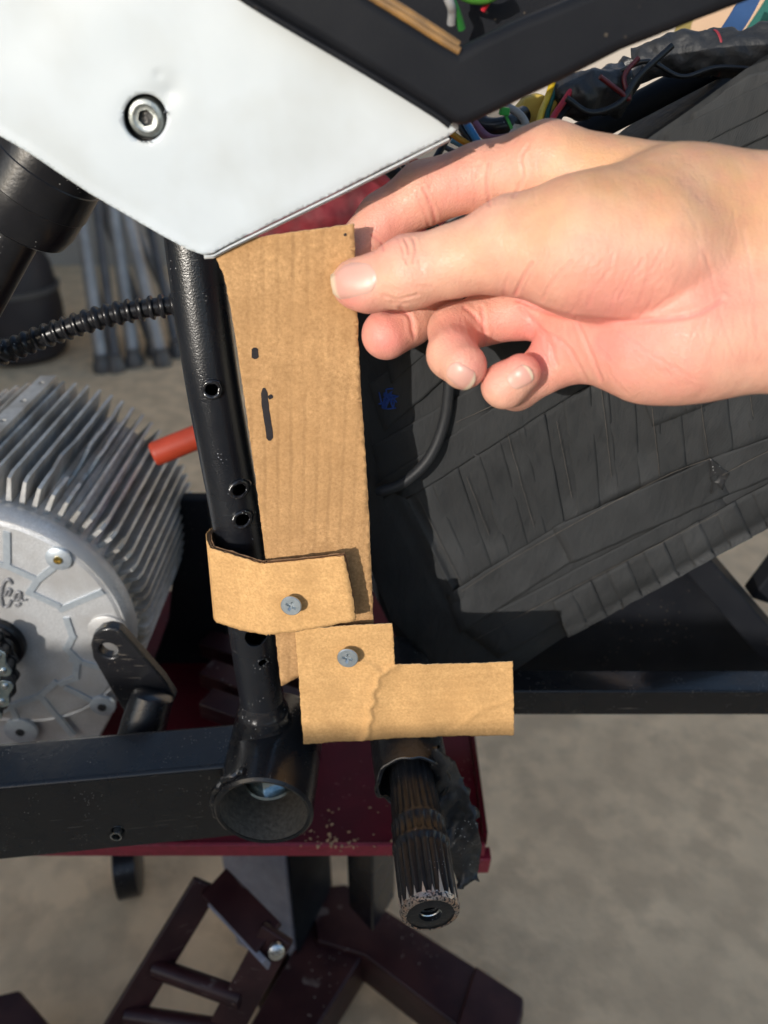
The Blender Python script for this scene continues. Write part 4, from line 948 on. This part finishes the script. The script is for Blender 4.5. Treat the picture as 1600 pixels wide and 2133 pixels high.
# chips of wood on the deck edge
mb = MB()
for k in range(70):
    if k < 40: x = rnd.gauss(690, 40); y = 1766 - abs(rnd.gauss(0, 16)) + (x - 690) * .05
    else: x = rnd.uniform(640, 1000); y = rnd.uniform(1660, 1775)
    q = P(x, y, Z=zl + .0012); s_ = rnd.uniform(.0004, .0012); a = rnd.uniform(0, 3.14); dx = Vector((math.cos(a), math.sin(a), rnd.uniform(-.2, .5))) * s_; dy = Vector((-math.sin(a), math.cos(a), .2)) * s_ * .5; dz = Vector((0, 0, s_ * .6))
    mb.hexa([q - dx - dy, q + dx - dy, q + dx + dy, q - dx + dy, q - dx - dy + dz, q + dx - dy + dz, q + dx * .6 + dy + dz, q - dx + dy + dz])
o = mb.build('wood_chips', chips); o['kind'] = 'stuff'; o['label'] = 'pale wood chips scattered along the red deck edge'; recenter(o)

# ================================================================== CARDBOARD BRACKET
brk = thing('cardboard_bracket', 'brown cardboard strip with a band and a foot piece screwed on', 'cardboard template', P(640, 1420, Y=.30))
SY = .3005
strip_poly = [(438, 513), (520, 496), (640, 480), (738, 467), (740, 540), (744, 640), (751, 800), (758, 900), (765, 1000), (771, 1120), (774, 1200), (778, 1300), (779, 1340), (640, 1400), (612, 1416), (586, 1429), (580, 1380), (573, 1320), (553, 1160), (540, 1060), (527, 960), (515, 870), (502, 785), (490, 700), (478, 630), (467, 575)]
def strip_y(x, y): return SY + .0010 * noise.noise(Vector((x * .004, y * .004, 9))) - .0008 * math.exp(-((y - 1180) / 120.0) ** 2)
sp = jag(strip_poly, 5, 1.0)
sl_ = sheet('front_liner', sp, 14, lambda x, y: P(x, y, Y=strip_y(x, y)), card_strip, brk, .0005)
sl_.name = 'strip'; sl_.data.name = 'strip'; sl_.data.materials.append(card_edge); sl_.modifiers['thick'].material_offset_rim = 1; sl_.modifiers['thick'].thickness = .0008
sheet('back_liner', sp, 30, lambda x, y: P(x, y, Y=strip_y(x, y) + .0026), card_core, sl_, .0005)
def flute(poly, yfn, x0, x1, ytop, ybot, pitch_px, parent, name='flute'):
    vs = []; fs = []; n_ = int((x1 - x0) / pitch_px * 4)
    for i in range(n_ + 1):
        x = x0 + (x1 - x0) * i / n_; ph = math.sin(i * math.pi / 2 + .4)
        for yy in (ytop(x), ybot(x)): vs.append(P(x, yy, Y=yfn(x, yy) + .0005 + .00105 + ph * .001))
    for i in range(n_): fs.append((2 * i, 2 * i + 1, 2 * i + 3, 2 * i + 2))
    o = MB().add(vs, fs).build(name, card_core, parent, smooth=True, auto=0); sdm = o.modifiers.new('t', 'SOLIDIFY'); sdm.thickness = .00025; return o
flute(None, strip_y, 470, 734, lambda x: 505 - (x - 455) * .135 + 2, lambda x: 560, 16, sl_)
def inkshape(pl, wd, parent):
    vs = []; pts = spline([Vector((x, y, 0)) for x, y in pl], 10); L_, R_ = [], []
    for i, q in enumerate(pts):
        d = (pts[min(i + 1, len(pts) - 1)] - pts[max(0, i - 1)]).normalized(); nn = Vector((-d.y, d.x, 0)); e = min(1.0, (min(i, len(pts) - 1 - i) / len(pts) * 2 * len(pl)) * .8 + .35)
        ww = wd / 2 * e * (1 + .12 * noise.noise(Vector((q.x * .1, q.y * .08, 3)))); L_.append(q + nn * ww); R_.append(q - nn * ww)
    poly = L_ + R_[::-1]
    front = [P(q.x, q.y, Y=strip_y(q.x, q.y) - .00022) for q in poly]
    return MB().prism(front, (0, .0001, 0)).build('marker_mark', ink, parent)
inkshape([(531, 724), (531, 736), (532, 748)], 14, sl_)
inkshape([(550, 808), (552, 840), (557, 875), (561, 900), (562, 918)], 14, sl_)
inkshape([(559, 829), (563, 827), (568, 824)], 9, sl_); inkshape([(716, 489), (719, 489), (722, 488)], 6, sl_)
# band wrapped round the tube
cols = [((452, 1096), (458, 1262), .345), ((438, 1102), (450, 1278), .330), ((430, 1112), (446, 1286), .3155), ((431, 1126), (447, 1290), .3075), ((438, 1141), (452, 1296), .3035), ((490, 1157), (500, 1312), .2995), ((541, 1173), (556, 1322), .2950), ((550, 1174), (566, 1321), .2942), ((640, 1166), (645, 1311), .2918), ((716, 1157), (738, 1292), .2890)]
def band_pt(s_, t_):
    k = s_ * (len(cols) - 1); i = min(int(k), len(cols) - 2); f_ = k - i
    a, b = cols[i], cols[i + 1]
    top = lerp(a[0], b[0], f_); bot = lerp(a[1], b[1], f_); Y = a[2] + (b[2] - a[2]) * f_
    x, y = lerp(top, bot, t_)
    jt = (noise.noise(Vector((s_ * 40, 0, 1))) * 1.8 + rnd.uniform(-.9, .9)) if t_ in (0, 1) else 0
    if s_ == 1: x += 5 * math.sin(t_ * 2.4) + noise.noise(Vector((t_ * 20, 3, 1))) * 4; 
    cr = -.0007 * math.exp(-(((x - (640 - (y - 1160) * .12)) + 6 * math.sin(y * .05)) / 4.0) ** 2)
    return P(x, y + jt, Y=Y + cr + .0003 * noise.noise(Vector((x * .02, y * .02, 5))))
def grid(fn, nu, nv, off, name, m_, parent, th):
    vs = []; fs = []
    for i in range(nu + 1):
        for j in range(nv + 1): vs.append(fn(i / nu, j / nv))
    V = [Vector(v) for v in vs]
    if off:
        W_ = []
        for i in range(nu + 1):
            for j in range(nv + 1):
                g = lambda a, b: V[max(0, min(nu, a)) * (nv + 1) + max(0, min(nv, b))]
                n_ = (g(i + 1, j) - g(i - 1, j)).cross(g(i, j + 1) - g(i, j - 1)).normalized()
                if i > 20 and n_.y < 0: n_ = -n_
                if i <= 20 and n_.x < 0 and n_.y < 0: n_ = -n_
                W_.append(V[i * (nv + 1) + j] + n_ * off)
        V = W_
    for i in range(nu):
        for j in range(nv): fs.append((i * (nv + 1) + j, (i + 1) * (nv + 1) + j, (i + 1) * (nv + 1) + j + 1, i * (nv + 1) + j + 1))
    o = MB().add(V, fs).build(name, m_, parent, smooth=True, auto=0); sd = o.modifiers.new('t', 'SOLIDIFY'); sd.thickness = th; sd.offset = 0
    return o
band = grid(band_pt, 90, 24, 0, 'band', card_band, brk, .0006)
grid(lambda s_, t_: band_pt(s_, .008 + t_ * .984), 90, 6, .0012, 'core', card_core, band, .0014)
grid(band_pt, 90, 8, .0023, 'back_liner', card_core, band, .0005)
# foot piece
foot_poly = [(615, 1317), (648, 1309), (730, 1303), (817, 1299), (821, 1345), (822, 1384), (900, 1384), (1000, 1382), (1068, 1378), (1070, 1460), (1070, 1532), (960, 1533), (820, 1538), (760, 1543), (690, 1546), (632, 1550), (628, 1500), (624, 1440), (620, 1380)]
fy0 = .2945
crk = [(826, 1388), (812, 1392), (800, 1404), (786, 1412), (787, 1428), (775, 1444), (780, 1462), (769, 1478), (775, 1496), (766, 1512), (768, 1528), (754, 1546)]
def foot_y(x, y):
    dl = seg_dist(x, y, crk); side_ = 1 if x > 772 else -1
    d2 = seg_dist(x, y, [(745, 1372), (775, 1390), (790, 1400)]); d3 = seg_dist(x, y, [(935, 1530), (1000, 1480), (1070, 1455)])
    h_ = -.0017 * max(0, 1 - dl / (13.0 if x < 772 else 7.0)) - .0010 * math.exp(-(dl / 24.0) ** 2) - .0010 * math.exp(-(d2 / 6) ** 2) - .0006 * math.exp(-(d3 / 5) ** 2)
    h_ += -.0009 * max(0, (x - 1010) / 60.0) if x > 1010 else 0
    h_ += .0012 * min(1, max(0, (x - 775) / 200.0)) + .0004 * noise.noise(Vector((x * .012, y * .012, 2)))
    h_ += -.0006 * math.exp(-((x - 690) / 40) ** 2) * max(0, (y - 1320) / 230)
    h_ += .0007 * (math.sin((x - 560) * .055) * .4)
    return fy0 + h_
fp = jag(foot_poly, 4, 1.0)
ft_ = sheet('foot_piece', fp, 5, lambda x, y: P(x, y, Y=foot_y(x, y)), card_band, brk, .0005)
ft_.data.materials.append(card_edge); ft_.modifiers['thick'].material_offset_rim = 1
sheet('back_liner', fp, 16, lambda x, y: P(x, y, Y=foot_y(x, y) + .0027), card_core, ft_, .0005)
flute(None, foot_y, 622, 816, lambda x: 1316 - (x - 615) * .085 + 1, lambda x: 1370, 17, ft_)
flute(None, foot_y, 826, 1066, lambda x: 1386 - (x - 822) * .02 + 1, lambda x: 1440, 17, ft_)
# screws
def screw(x, y, Y, ang, parent):
    q = P(x, y, Y=Y); nrm = Vector((-.10, -1, .16)).normalized(); r_ = rad(22, q)
    o = MB().lathe(q, -nrm, [(0, 0.0001), (0, r_ * .93), (.0003, r_), (.0010, r_), (.0032, r_ * .45), (.014, r_ * .4), (.02, .0002)], 40).build('screw', screw_m, parent, smooth=True, auto=35)
    u = nrm.cross(Vector((0, 0, 1))).normalized(); v = u.cross(nrm); cuts = []
    for a in (ang, ang + 90):
        d = u * math.cos(R(a)) + v * math.sin(R(a)); e = u * -math.sin(R(a)) + v * math.cos(R(a)); m = MB(); c8 = []
        for dep, ln, wd in ((.0012, .28, .08), (-.0006, .66, .17)):
            for sx, sy in ((-1, -1), (1, -1), (1, 1), (-1, 1)): c8.append(q + d * sx * r_ * ln + e * sy * r_ * wd - nrm * dep)
        cuts.append(m.hexa(c8).build('cutter'))
    boolean(o, cuts); smooth_by_angle(o, 35); return o
screw(606, 1263, .2872, 25, brk); screw(724, 1372, .2893, 10, brk)

#HAND_START
# ================================================================== HAND
def build_hand():
    VX = .00050
    def C(px, py, t, r): p = P(px, py, t=t); return np.array(p, np.float32), np.float32(r * t / F)
    palm = [  # (start, end, blend)
        (C(1430, 452, .270, 118), C(1760, 462, .262, 132), .001), (C(1430, 690, .268, 128), C(1760, 690, .260, 130), .016), (C(1450, 570, .268, 110), C(1760, 575, .260, 120), .012),
        (C(1140, 352, .291, 84), C(1420, 445, .278, 125), .012), (C(1120, 470, .310, 80), C(1430, 560, .285, 120), .012), (C(1150, 580, .304, 80), C(1430, 620, .28, 120), .012),
        (C(1195, 690, .292, 80), C(1430, 700, .268, 128), .012), (C(1230, 705, .289, 72), C(1340, 735, .274, 95), .01)]
    thumb = [(C(741, 592, .2865, 50), C(770, 592, .2855, 54), .001), (C(770, 592, .2855, 54), C(852, 568, .280, 73), .004), (C(852, 568, .280, 73), C(955, 542, .273, 70), .003), (C(955, 542, .273, 70), C(1068, 512, .267, 94), .004),
             (C(1068, 512, .267, 94), C(1220, 522, .2600, 132), .006), (C(1220, 522, .2600, 132), C(1340, 520, .2600, 134), .006), (C(1340, 520, .2600, 134), C(1560, 545, .270, 112), .012),
             (C(1200, 490, .264, 108), C(1400, 440, .268, 112), .010), (C(1400, 440, .268, 112), C(1700, 452, .262, 122), .012)]
    index = [(C(728, 538, .3085, 48), C(800, 458, .3075, 54), .001), (C(800, 458, .3075, 54), C(884, 403, .3030, 62), .003), (C(884, 403, .303, 62), C(1000, 368, .298, 63), .003), (C(1000, 368, .298, 63), C(1135, 346, .290, 82), .004)]
    middle = [(C(805, 697, .3115, 52), C(852, 668, .316, 51), .001), (C(852, 668, .316, 51), C(906, 616, .318, 45), .003), (C(906, 616, .318, 45), C(1010, 495, .312, 56), .004)]
    ring = [(C(966, 763, .282, 48), C(942, 738, .289, 50), .001), (C(942, 738, .289, 50), C(946, 688, .302, 52), .003), (C(946, 688, .302, 52), C(1010, 664, .3045, 50), .003), (C(1010, 664, .3045, 50), C(1140, 640, .298, 66), .004)]
    pinky = [(C(1085, 778, .281, 41), C(1051, 803, .286, 45), .001), (C(1051, 803, .286, 45), C(1075, 806, .299, 45), .003), (C(1075, 806, .299, 45), C(1200, 728, .291, 60), .004)]
    groups = [(palm, None, None), (thumb, .0028, None), (index, .006, None), (middle, .006, None), (ring, .005, None), (pinky, .006, None)]
    allp = [np.concatenate([[p], [q]]) for g in groups for ((p, r), (q, s), k) in g[0]]
    allr = max(max(r, s) for g in groups for ((p, r), (q, s), k) in g[0])
    mn = np.min([a.min(0) for a in allp], 0) - .012; mx = np.max([a.max(0) for a in allp], 0) + .012
    mn[2] -= .012; mx[2] += .012; mn[1] -= .014; mx[1] += .014
    n = np.ceil((mx - mn) / VX).astype(int) + 1
    gx = (mn[0] + VX * np.arange(n[0])).astype(np.float32); gy = (mn[1] + VX * np.arange(n[1])).astype(np.float32); gz = (mn[2] + VX * np.arange(n[2])).astype(np.float32)
    FAR = np.float32(.02)
    def smin(a, b, k):
        h = np.clip(.5 + .5 * (b - a) / k, 0, 1); return b + (a - b) * h - k * h * (1 - h)
    def field(prims):
        D = np.full(n, FAR, np.float32)
        for ((a, ra), (b, rb), k) in prims:
            m = max(ra, rb) + .016
            lo = np.maximum(((np.minimum(a, b) - m - mn) / VX).astype(int), 0); hi = np.minimum(((np.maximum(a, b) + m - mn) / VX).astype(int) + 1, n)
            X = gx[lo[0]:hi[0], None, None] - a[0]; Yv = gy[None, lo[1]:hi[1], None] - a[1]; Zv = gz[None, None, lo[2]:hi[2]] - a[2]
            ba = b - a; L2 = float(ba @ ba); tt = np.clip((X * ba[0] + Yv * ba[1] + Zv * ba[2]) / L2, 0, 1)
            d = np.sqrt((X - tt * ba[0]) ** 2 + (Yv - tt * ba[1]) ** 2 + (Zv - tt * ba[2]) ** 2) - (ra + (rb - ra) * tt)
            s = D[lo[0]:hi[0], lo[1]:hi[1], lo[2]:hi[2]]; s[...] = smin(s, np.minimum(d, FAR), max(k, 1e-4))
        return D
    DP = field(palm); D = DP.copy()
    for prims, k, _ in groups[1:]:
        Df = field(prims); D = np.minimum(D, smin(DP, Df, np.float32(k)))
        del Df
    del DP
    # cut the forearm flat outside the frame
    D = np.maximum(D, (gx[:, None, None] - np.float32(P(1740, 560, t=.262)[0])))
    # surface nets
    ins = D < 0
    cnt_ = np.zeros(np.array(n) - 1, np.uint8)
    for dx in (0, 1):
        for dy in (0, 1):
            for dz in (0, 1): cnt_ += ins[dx:n[0] - 1 + dx, dy:n[1] - 1 + dy, dz:n[2] - 1 + dz]
    cells = np.argwhere((cnt_ > 0) & (cnt_ < 8)); del cnt_
    idx = np.full(np.array(n) - 1, -1, np.int32); idx[tuple(cells.T)] = np.arange(len(cells))
    acc = np.zeros((len(cells), 3), np.float32); num = np.zeros(len(cells), np.float32)
    corners = [(a, b, c) for a in (0, 1) for b in (0, 1) for c in (0, 1)]
    val = {c: D[cells[:, 0] + c[0], cells[:, 1] + c[1], cells[:, 2] + c[2]] for c in corners}
    for c in corners:
        for axis in range(3):
            if c[axis]: continue
            e = list(c); e[axis] = 1; e = tuple(e); v0, v1 = val[c], val[e]; m = (v0 < 0) != (v1 < 0)
            t = np.where(m, v0 / np.where(m, v0 - v1, 1), 0)
            p = np.tile(np.array(c, np.float32), (len(cells), 1)); p[:, axis] = t
            acc[m] += p[m]; num[m] += 1
    verts = mn + VX * (cells + acc / num[:, None])
    quads = []
    for axis in range(3):
        o1, o2 = [(1, 2), (2, 0), (0, 1)][axis]
        sl0 = [slice(1, n[i] - 1) for i in range(3)]; sl1 = [slice(1, n[i] - 1) for i in range(3)]
        sl0[axis] = slice(0, n[axis] - 1); sl1[axis] = slice(1, n[axis])
        A, B = ins[tuple(sl0)], ins[tuple(sl1)]; e = np.argwhere(A != B)
        flip = A[tuple(e.T)]
        base = e.copy()
        for i in range(3):
            if i != axis: base[:, i] += 1
        def at(d1, d2):
            q = base.copy(); q[:, o1] -= d1; q[:, o2] -= d2; return idx[tuple(q.T)]
        q = np.stack([at(1, 1), at(0, 1), at(0, 0), at(1, 0)], 1); q[~flip] = q[~flip][:, ::-1]; quads.append(q)
    quads = np.concatenate(quads); quads = quads[(quads >= 0).all(1)]
    me = bpy.data.meshes.new('person'); me.vertices.add(len(verts)); me.vertices.foreach_set('co', verts.astype(np.float32).ravel())
    me.loops.add(quads.size); me.loops.foreach_set('vertex_index', quads.astype(np.int32).ravel()); me.polygons.add(len(quads)); me.polygons.foreach_set('loop_start', np.arange(0, quads.size, 4, dtype=np.int32))
    me.update(); me.validate()
    # relax with a few Taubin steps
    E_ = np.empty(len(me.edges) * 2, np.int32); me.edges.foreach_get('vertices', E_); E_ = E_.reshape(-1, 2)
    deg = np.bincount(E_.ravel(), minlength=len(verts)).astype(np.float64)[:, None]
    V = verts.astype(np.float64)
    def lap(V):
        S = np.zeros_like(V)
        for i in range(3): S[:, i] = np.bincount(E_[:, 0], V[E_[:, 1], i], len(V)) + np.bincount(E_[:, 1], V[E_[:, 0], i], len(V))
        return S / deg - V
    for _ in range(14): V = V + .5 * lap(V); V = V - .51 * lap(V)
    # projected photo position of every vertex, for placing creases and pigment
    def proj(V):
        dep = V[:, 1] * math.cos(PITCH) - (V[:, 2] - CAMZ) * math.sin(PITCH); upc = V[:, 1] * math.sin(PITCH) + (V[:, 2] - CAMZ) * math.cos(PITCH)
        return 800 + F * V[:, 0] / dep, 1066.5 - F * upc / dep, dep
    me.vertices.foreach_set('co', V.astype(np.float32).ravel()); me.update()
    N = np.empty(len(V) * 3, np.float32); me.vertices.foreach_get('normal', N); N = N.reshape(-1, 3)
    if (N * (V - V.mean(0))).sum() < 0: me.flip_normals(); me.update(); me.vertices.foreach_get('normal', N.ravel()); N = -N
    px, py, dep = proj(V); view = V - np.array([0, 0, CAMZ]); facing = -(N * view).sum(1) / np.linalg.norm(view, axis=1)
    front = np.clip(facing * 4, 0, 1)
    def pdist(pl, sel):
        px_, py_ = px[sel], py[sel]; best = np.full(len(sel), 1e9)
        for (ax, ay), (bx, by_) in zip(pl[:-1], pl[1:]):
            dx, dy = bx - ax, by_ - ay; t = np.clip(((px_ - ax) * dx + (py_ - ay) * dy) / (dx * dx + dy * dy), 0, 1)
            best = np.minimum(best, np.hypot(px_ - ax - t * dx, py_ - ay - t * dy))
        return best
    def curve(pl): return [(q.x, q.y) for q in spline([Vector((x, y, 0)) for x, y in pl], 6)]
    disp = np.zeros(len(V)); crease_mask = np.zeros(len(V))
    for pl, dpt, wd in CREASES:
        cpl = curve(pl); cxs = [q[0] for q in cpl]; cys = [q[1] for q in cpl]; m_ = wd * 6
        sel = np.where((px > min(cxs) - m_) & (px < max(cxs) + m_) & (py > min(cys) - m_) & (py < max(cys) + m_))[0]
        if not len(sel): continue
        d = pdist(cpl, sel); g = np.exp(-(d / wd) ** 2); disp[sel] -= dpt * .75 * g * front[sel]; disp[sel] += dpt * .3 * np.exp(-((d - wd * 2.2) / (wd * 1.2)) ** 2) * front[sel]; crease_mask[sel] = np.maximum(crease_mask[sel], g * front[sel] * min(1, dpt / .0005))
    # soft bulk modelling
    for x, y, r, amt in BULGES:
        disp += amt * np.exp(-(((px - x) ** 2 + (py - y) ** 2) / r ** 2)) * front
    V2 = V + N * disp[:, None]
    me.vertices.foreach_set('co', V2.astype(np.float32).ravel()); me.update()
    pink = np.full(len(V), .34)
    for x, y, r, amt in PINKS: pink += amt * np.exp(-(((px - x) ** 2 + (py - y) ** 2) / r ** 2))
    pink = np.clip(pink + .35 * crease_mask, 0, 1)
    at = me.attributes.new('pink', 'FLOAT', 'POINT'); at.data.foreach_set('value', pink.astype(np.float32))
    me.polygons.foreach_set('use_smooth', np.ones(len(me.polygons), bool))
    o = link('person', me, skin); return o
CREASES = [
    ([(845, 500), (852, 520), (848, 548)], .0004, 3), ([(862, 498), (866, 520), (862, 545)], .0004, 3), ([(838, 515), (842, 540)], .0003, 3), ([(800, 615), (830, 622), (870, 612)], .00025, 3), ([(815, 628), (850, 630)], .0002, 3),
    ([(1108, 548), (1088, 582), (1074, 612)], .0006, 3.5), ([(1122, 545), (1102, 580), (1090, 605)], .00018, 3), ([(1060, 570), (1052, 600), (1050, 618)], .0002, 3),
    ([(1020, 340), (1016, 380), (1020, 426)], .0004, 3.5), ([(1100, 305), (1085, 330), (1090, 372), (1070, 410)], .0003, 3.5), ([(1000, 340), (992, 370)], .0003, 3), ([(882, 392), (898, 425), (908, 462)], .0004, 3.5), ([(868, 402), (884, 440), (895, 475)], .0002, 3),
    ([(775, 490), (795, 505), (800, 520)], .0004, 3),
    ([(1004, 640), (1010, 700), (1012, 735)], .0004, 4), ([(968, 640), (990, 660), (1012, 690)], .0004, 4), ([(1085, 640), (1110, 670), (1140, 705), (1160, 760)], .0005, 5), ([(1200, 665), (1225, 720), (1255, 790)], .0004, 4), ([(1130, 690), (1180, 720), (1222, 790)], .0003, 4),
    ([(1078, 625), (1150, 652), (1230, 665), (1350, 668), (1450, 655), (1505, 625)], .0006, 5), ([(1290, 690), (1360, 740), (1450, 790)], .00012, 3.5), ([(1450, 500), (1480, 560), (1500, 650), (1530, 740)], .00014, 4), ([(1420, 420), (1450, 470), (1480, 560)], .0001, 4), ([(1550, 480), (1570, 600), (1580, 720)], .00014, 5),
    ([(1340, 540), (1310, 580), (1290, 620)], .00022, 3.5), ([(1380, 520), (1350, 575), (1330, 630)], .0002, 3.5), ([(1270, 560), (1240, 600), (1225, 635)], .0002, 3.5), ([(1190, 545), (1150, 590), (1130, 625)], .00025, 3.5),
    ([(800, 650), (848, 655), (858, 690)], .0004, 4), ([(835, 640), (858, 665), (862, 700)], .0005, 4)]
_r = random.Random(3)
def fine(cx, cy, sx, sy, ang, ln, n, dpt):
    for _ in range(n):
        x, y = cx + _r.uniform(-sx, sx), cy + _r.uniform(-sy, sy); a = R(ang + _r.gauss(0, 9)); l_ = ln * _r.uniform(.5, 1.2); c_ = _r.uniform(-.12, .12) * l_
        dx, dy = math.cos(a) * l_ / 2, math.sin(a) * l_ / 2
        CREASES.append(([(x - dx, y - dy), (x - dy * .1 + c_, y + dx * .1 + c_), (x + dx, y + dy)], dpt * _r.uniform(.5, 1.2), _r.uniform(2.3, 3.2)))
fine(1300, 590, 110, 55, 125, 75, 34, .00010); fine(1170, 570, 60, 50, 125, 50, 16, .00010); fine(1500, 600, 70, 160, 98, 110, 18, .00010); fine(1330, 760, 110, 45, 50, 70, 16, .00008)
fine(960, 385, 70, 40, 95, 50, 20, .00010); fine(1080, 350, 50, 50, 105, 60, 12, .00010); fine(852, 525, 26, 22, 82, 40, 12, .00012); fine(850, 610, 40, 20, 8, 40, 10, .00010); fine(1150, 720, 50, 40, 62, 60, 14, .0001)
fine(1400, 440, 80, 60, 70, 60, 10, .00006); fine(960, 700, 40, 40, 70, 40, 10, .00008)
BULGES = [(1170, 300, 55, .0010), (760, 630, 30, .0006), (845, 600, 40, .0005), (1290, 585, 90, .0006), (1320, 770, 80, .0010), (930, 760, 22, -.0004)]
PINKS = [(1450, 330, 150, -.35), (1250, 320, 100, -.25), (1100, 450, 90, -.28), (1590, 420, 130, -.3), (950, 500, 60, -.2), (1300, 420, 110, -.2), (800, 700, 60, .75), (1000, 790, 40, .6), (940, 700, 60, .45), (1085, 740, 55, .7), (1060, 830, 30, .3), (800, 480, 70, .45), (960, 390, 90, .4), (1050, 340, 60, .3), (1200, 720, 110, .45), (1350, 760, 140, .30), (1300, 590, 130, .28), (730, 620, 45, .5), (1060, 655, 60, .5), (1500, 720, 140, .15), (1480, 600, 60, .2), (880, 590, 60, .15)]
hand = build_hand()
bm = bmesh.new(); bm.from_mesh(hand.data); bvh = BVHTree.FromBMesh(bm)
def nail(base, tip, wpx, bow=0.12, name='nail', off=.0003):
    # nail plate laid on the finger; base/tip are the middle of the cuticle and of the free edge
    b_, t_ = Vector(base), Vector(tip); ax_ = t_ - b_; nn = Vector((-ax_.y, ax_.x)).normalized(); NU, NV = 14, 12; vs = []; fs = []; ed = []
    origin = Vector((0, 0, CAMZ)); ok = True
    for i in range(NU + 1):
        s_ = i / NU
        wv = wpx * (.86 + .14 * math.sin(min(1, s_ * 1.6) * math.pi / 2)) * (1 if s_ > .12 else .72 + .28 * (s_ / .12)) * (1 if s_ < .85 else 1 - .25 * ((s_ - .85) / .15) ** 2)
        for j in range(NV + 1):
            q = j / NV * 2 - 1
            bo_ = bow * ax_.length * (q * q)
            c_ = b_ + ax_ * s_ + (ax_.normalized() * (bo_ * (1 - s_) * 1.0 - bo_ * s_ * .9)) + nn * q * wv
            hit, nrm, _, _ = bvh.ray_cast(origin, ray(c_.x, c_.y))
            if hit is None: ok = False; hit = P(c_.x, c_.y, t=.285); nrm = Vector((0, -1, 0))
            lift = off + .0004 * s_ - .0009 * abs(q) ** 6 - (.0006 if i == 0 else 0)
            vs.append(hit + nrm * lift); ed.append(s_)
    for i in range(NU):
        for j in range(NV): fs.append((i * (NV + 1) + j, (i + 1) * (NV + 1) + j, (i + 1) * (NV + 1) + j + 1, i * (NV + 1) + j + 1))
    o = MB().add(vs, fs).build(name, nail_m, hand, smooth=True, auto=0)
    a = o.data.attributes.new('edge', 'FLOAT', 'POINT'); a.data.foreach_set('value', np.array(ed, np.float32))
    sd = o.modifiers.new('t', 'SOLIDIFY'); sd.thickness = .0005; sd.offset = 1 if orient(o) else -1
    ss = o.modifiers.new('s', 'SUBSURF'); ss.levels = 1; ss.render_levels = 2
    return o
nail((787, 577), (688, 588), 42, .10)
nail((932, 762), (985, 800), 26, .12)
nail((1058, 802), (1106, 772), 24, .12)
bm.free()
hand['label'] = 'bare right hand pinching the cardboard strip between thumb and index finger'; hand['category'] = 'person'
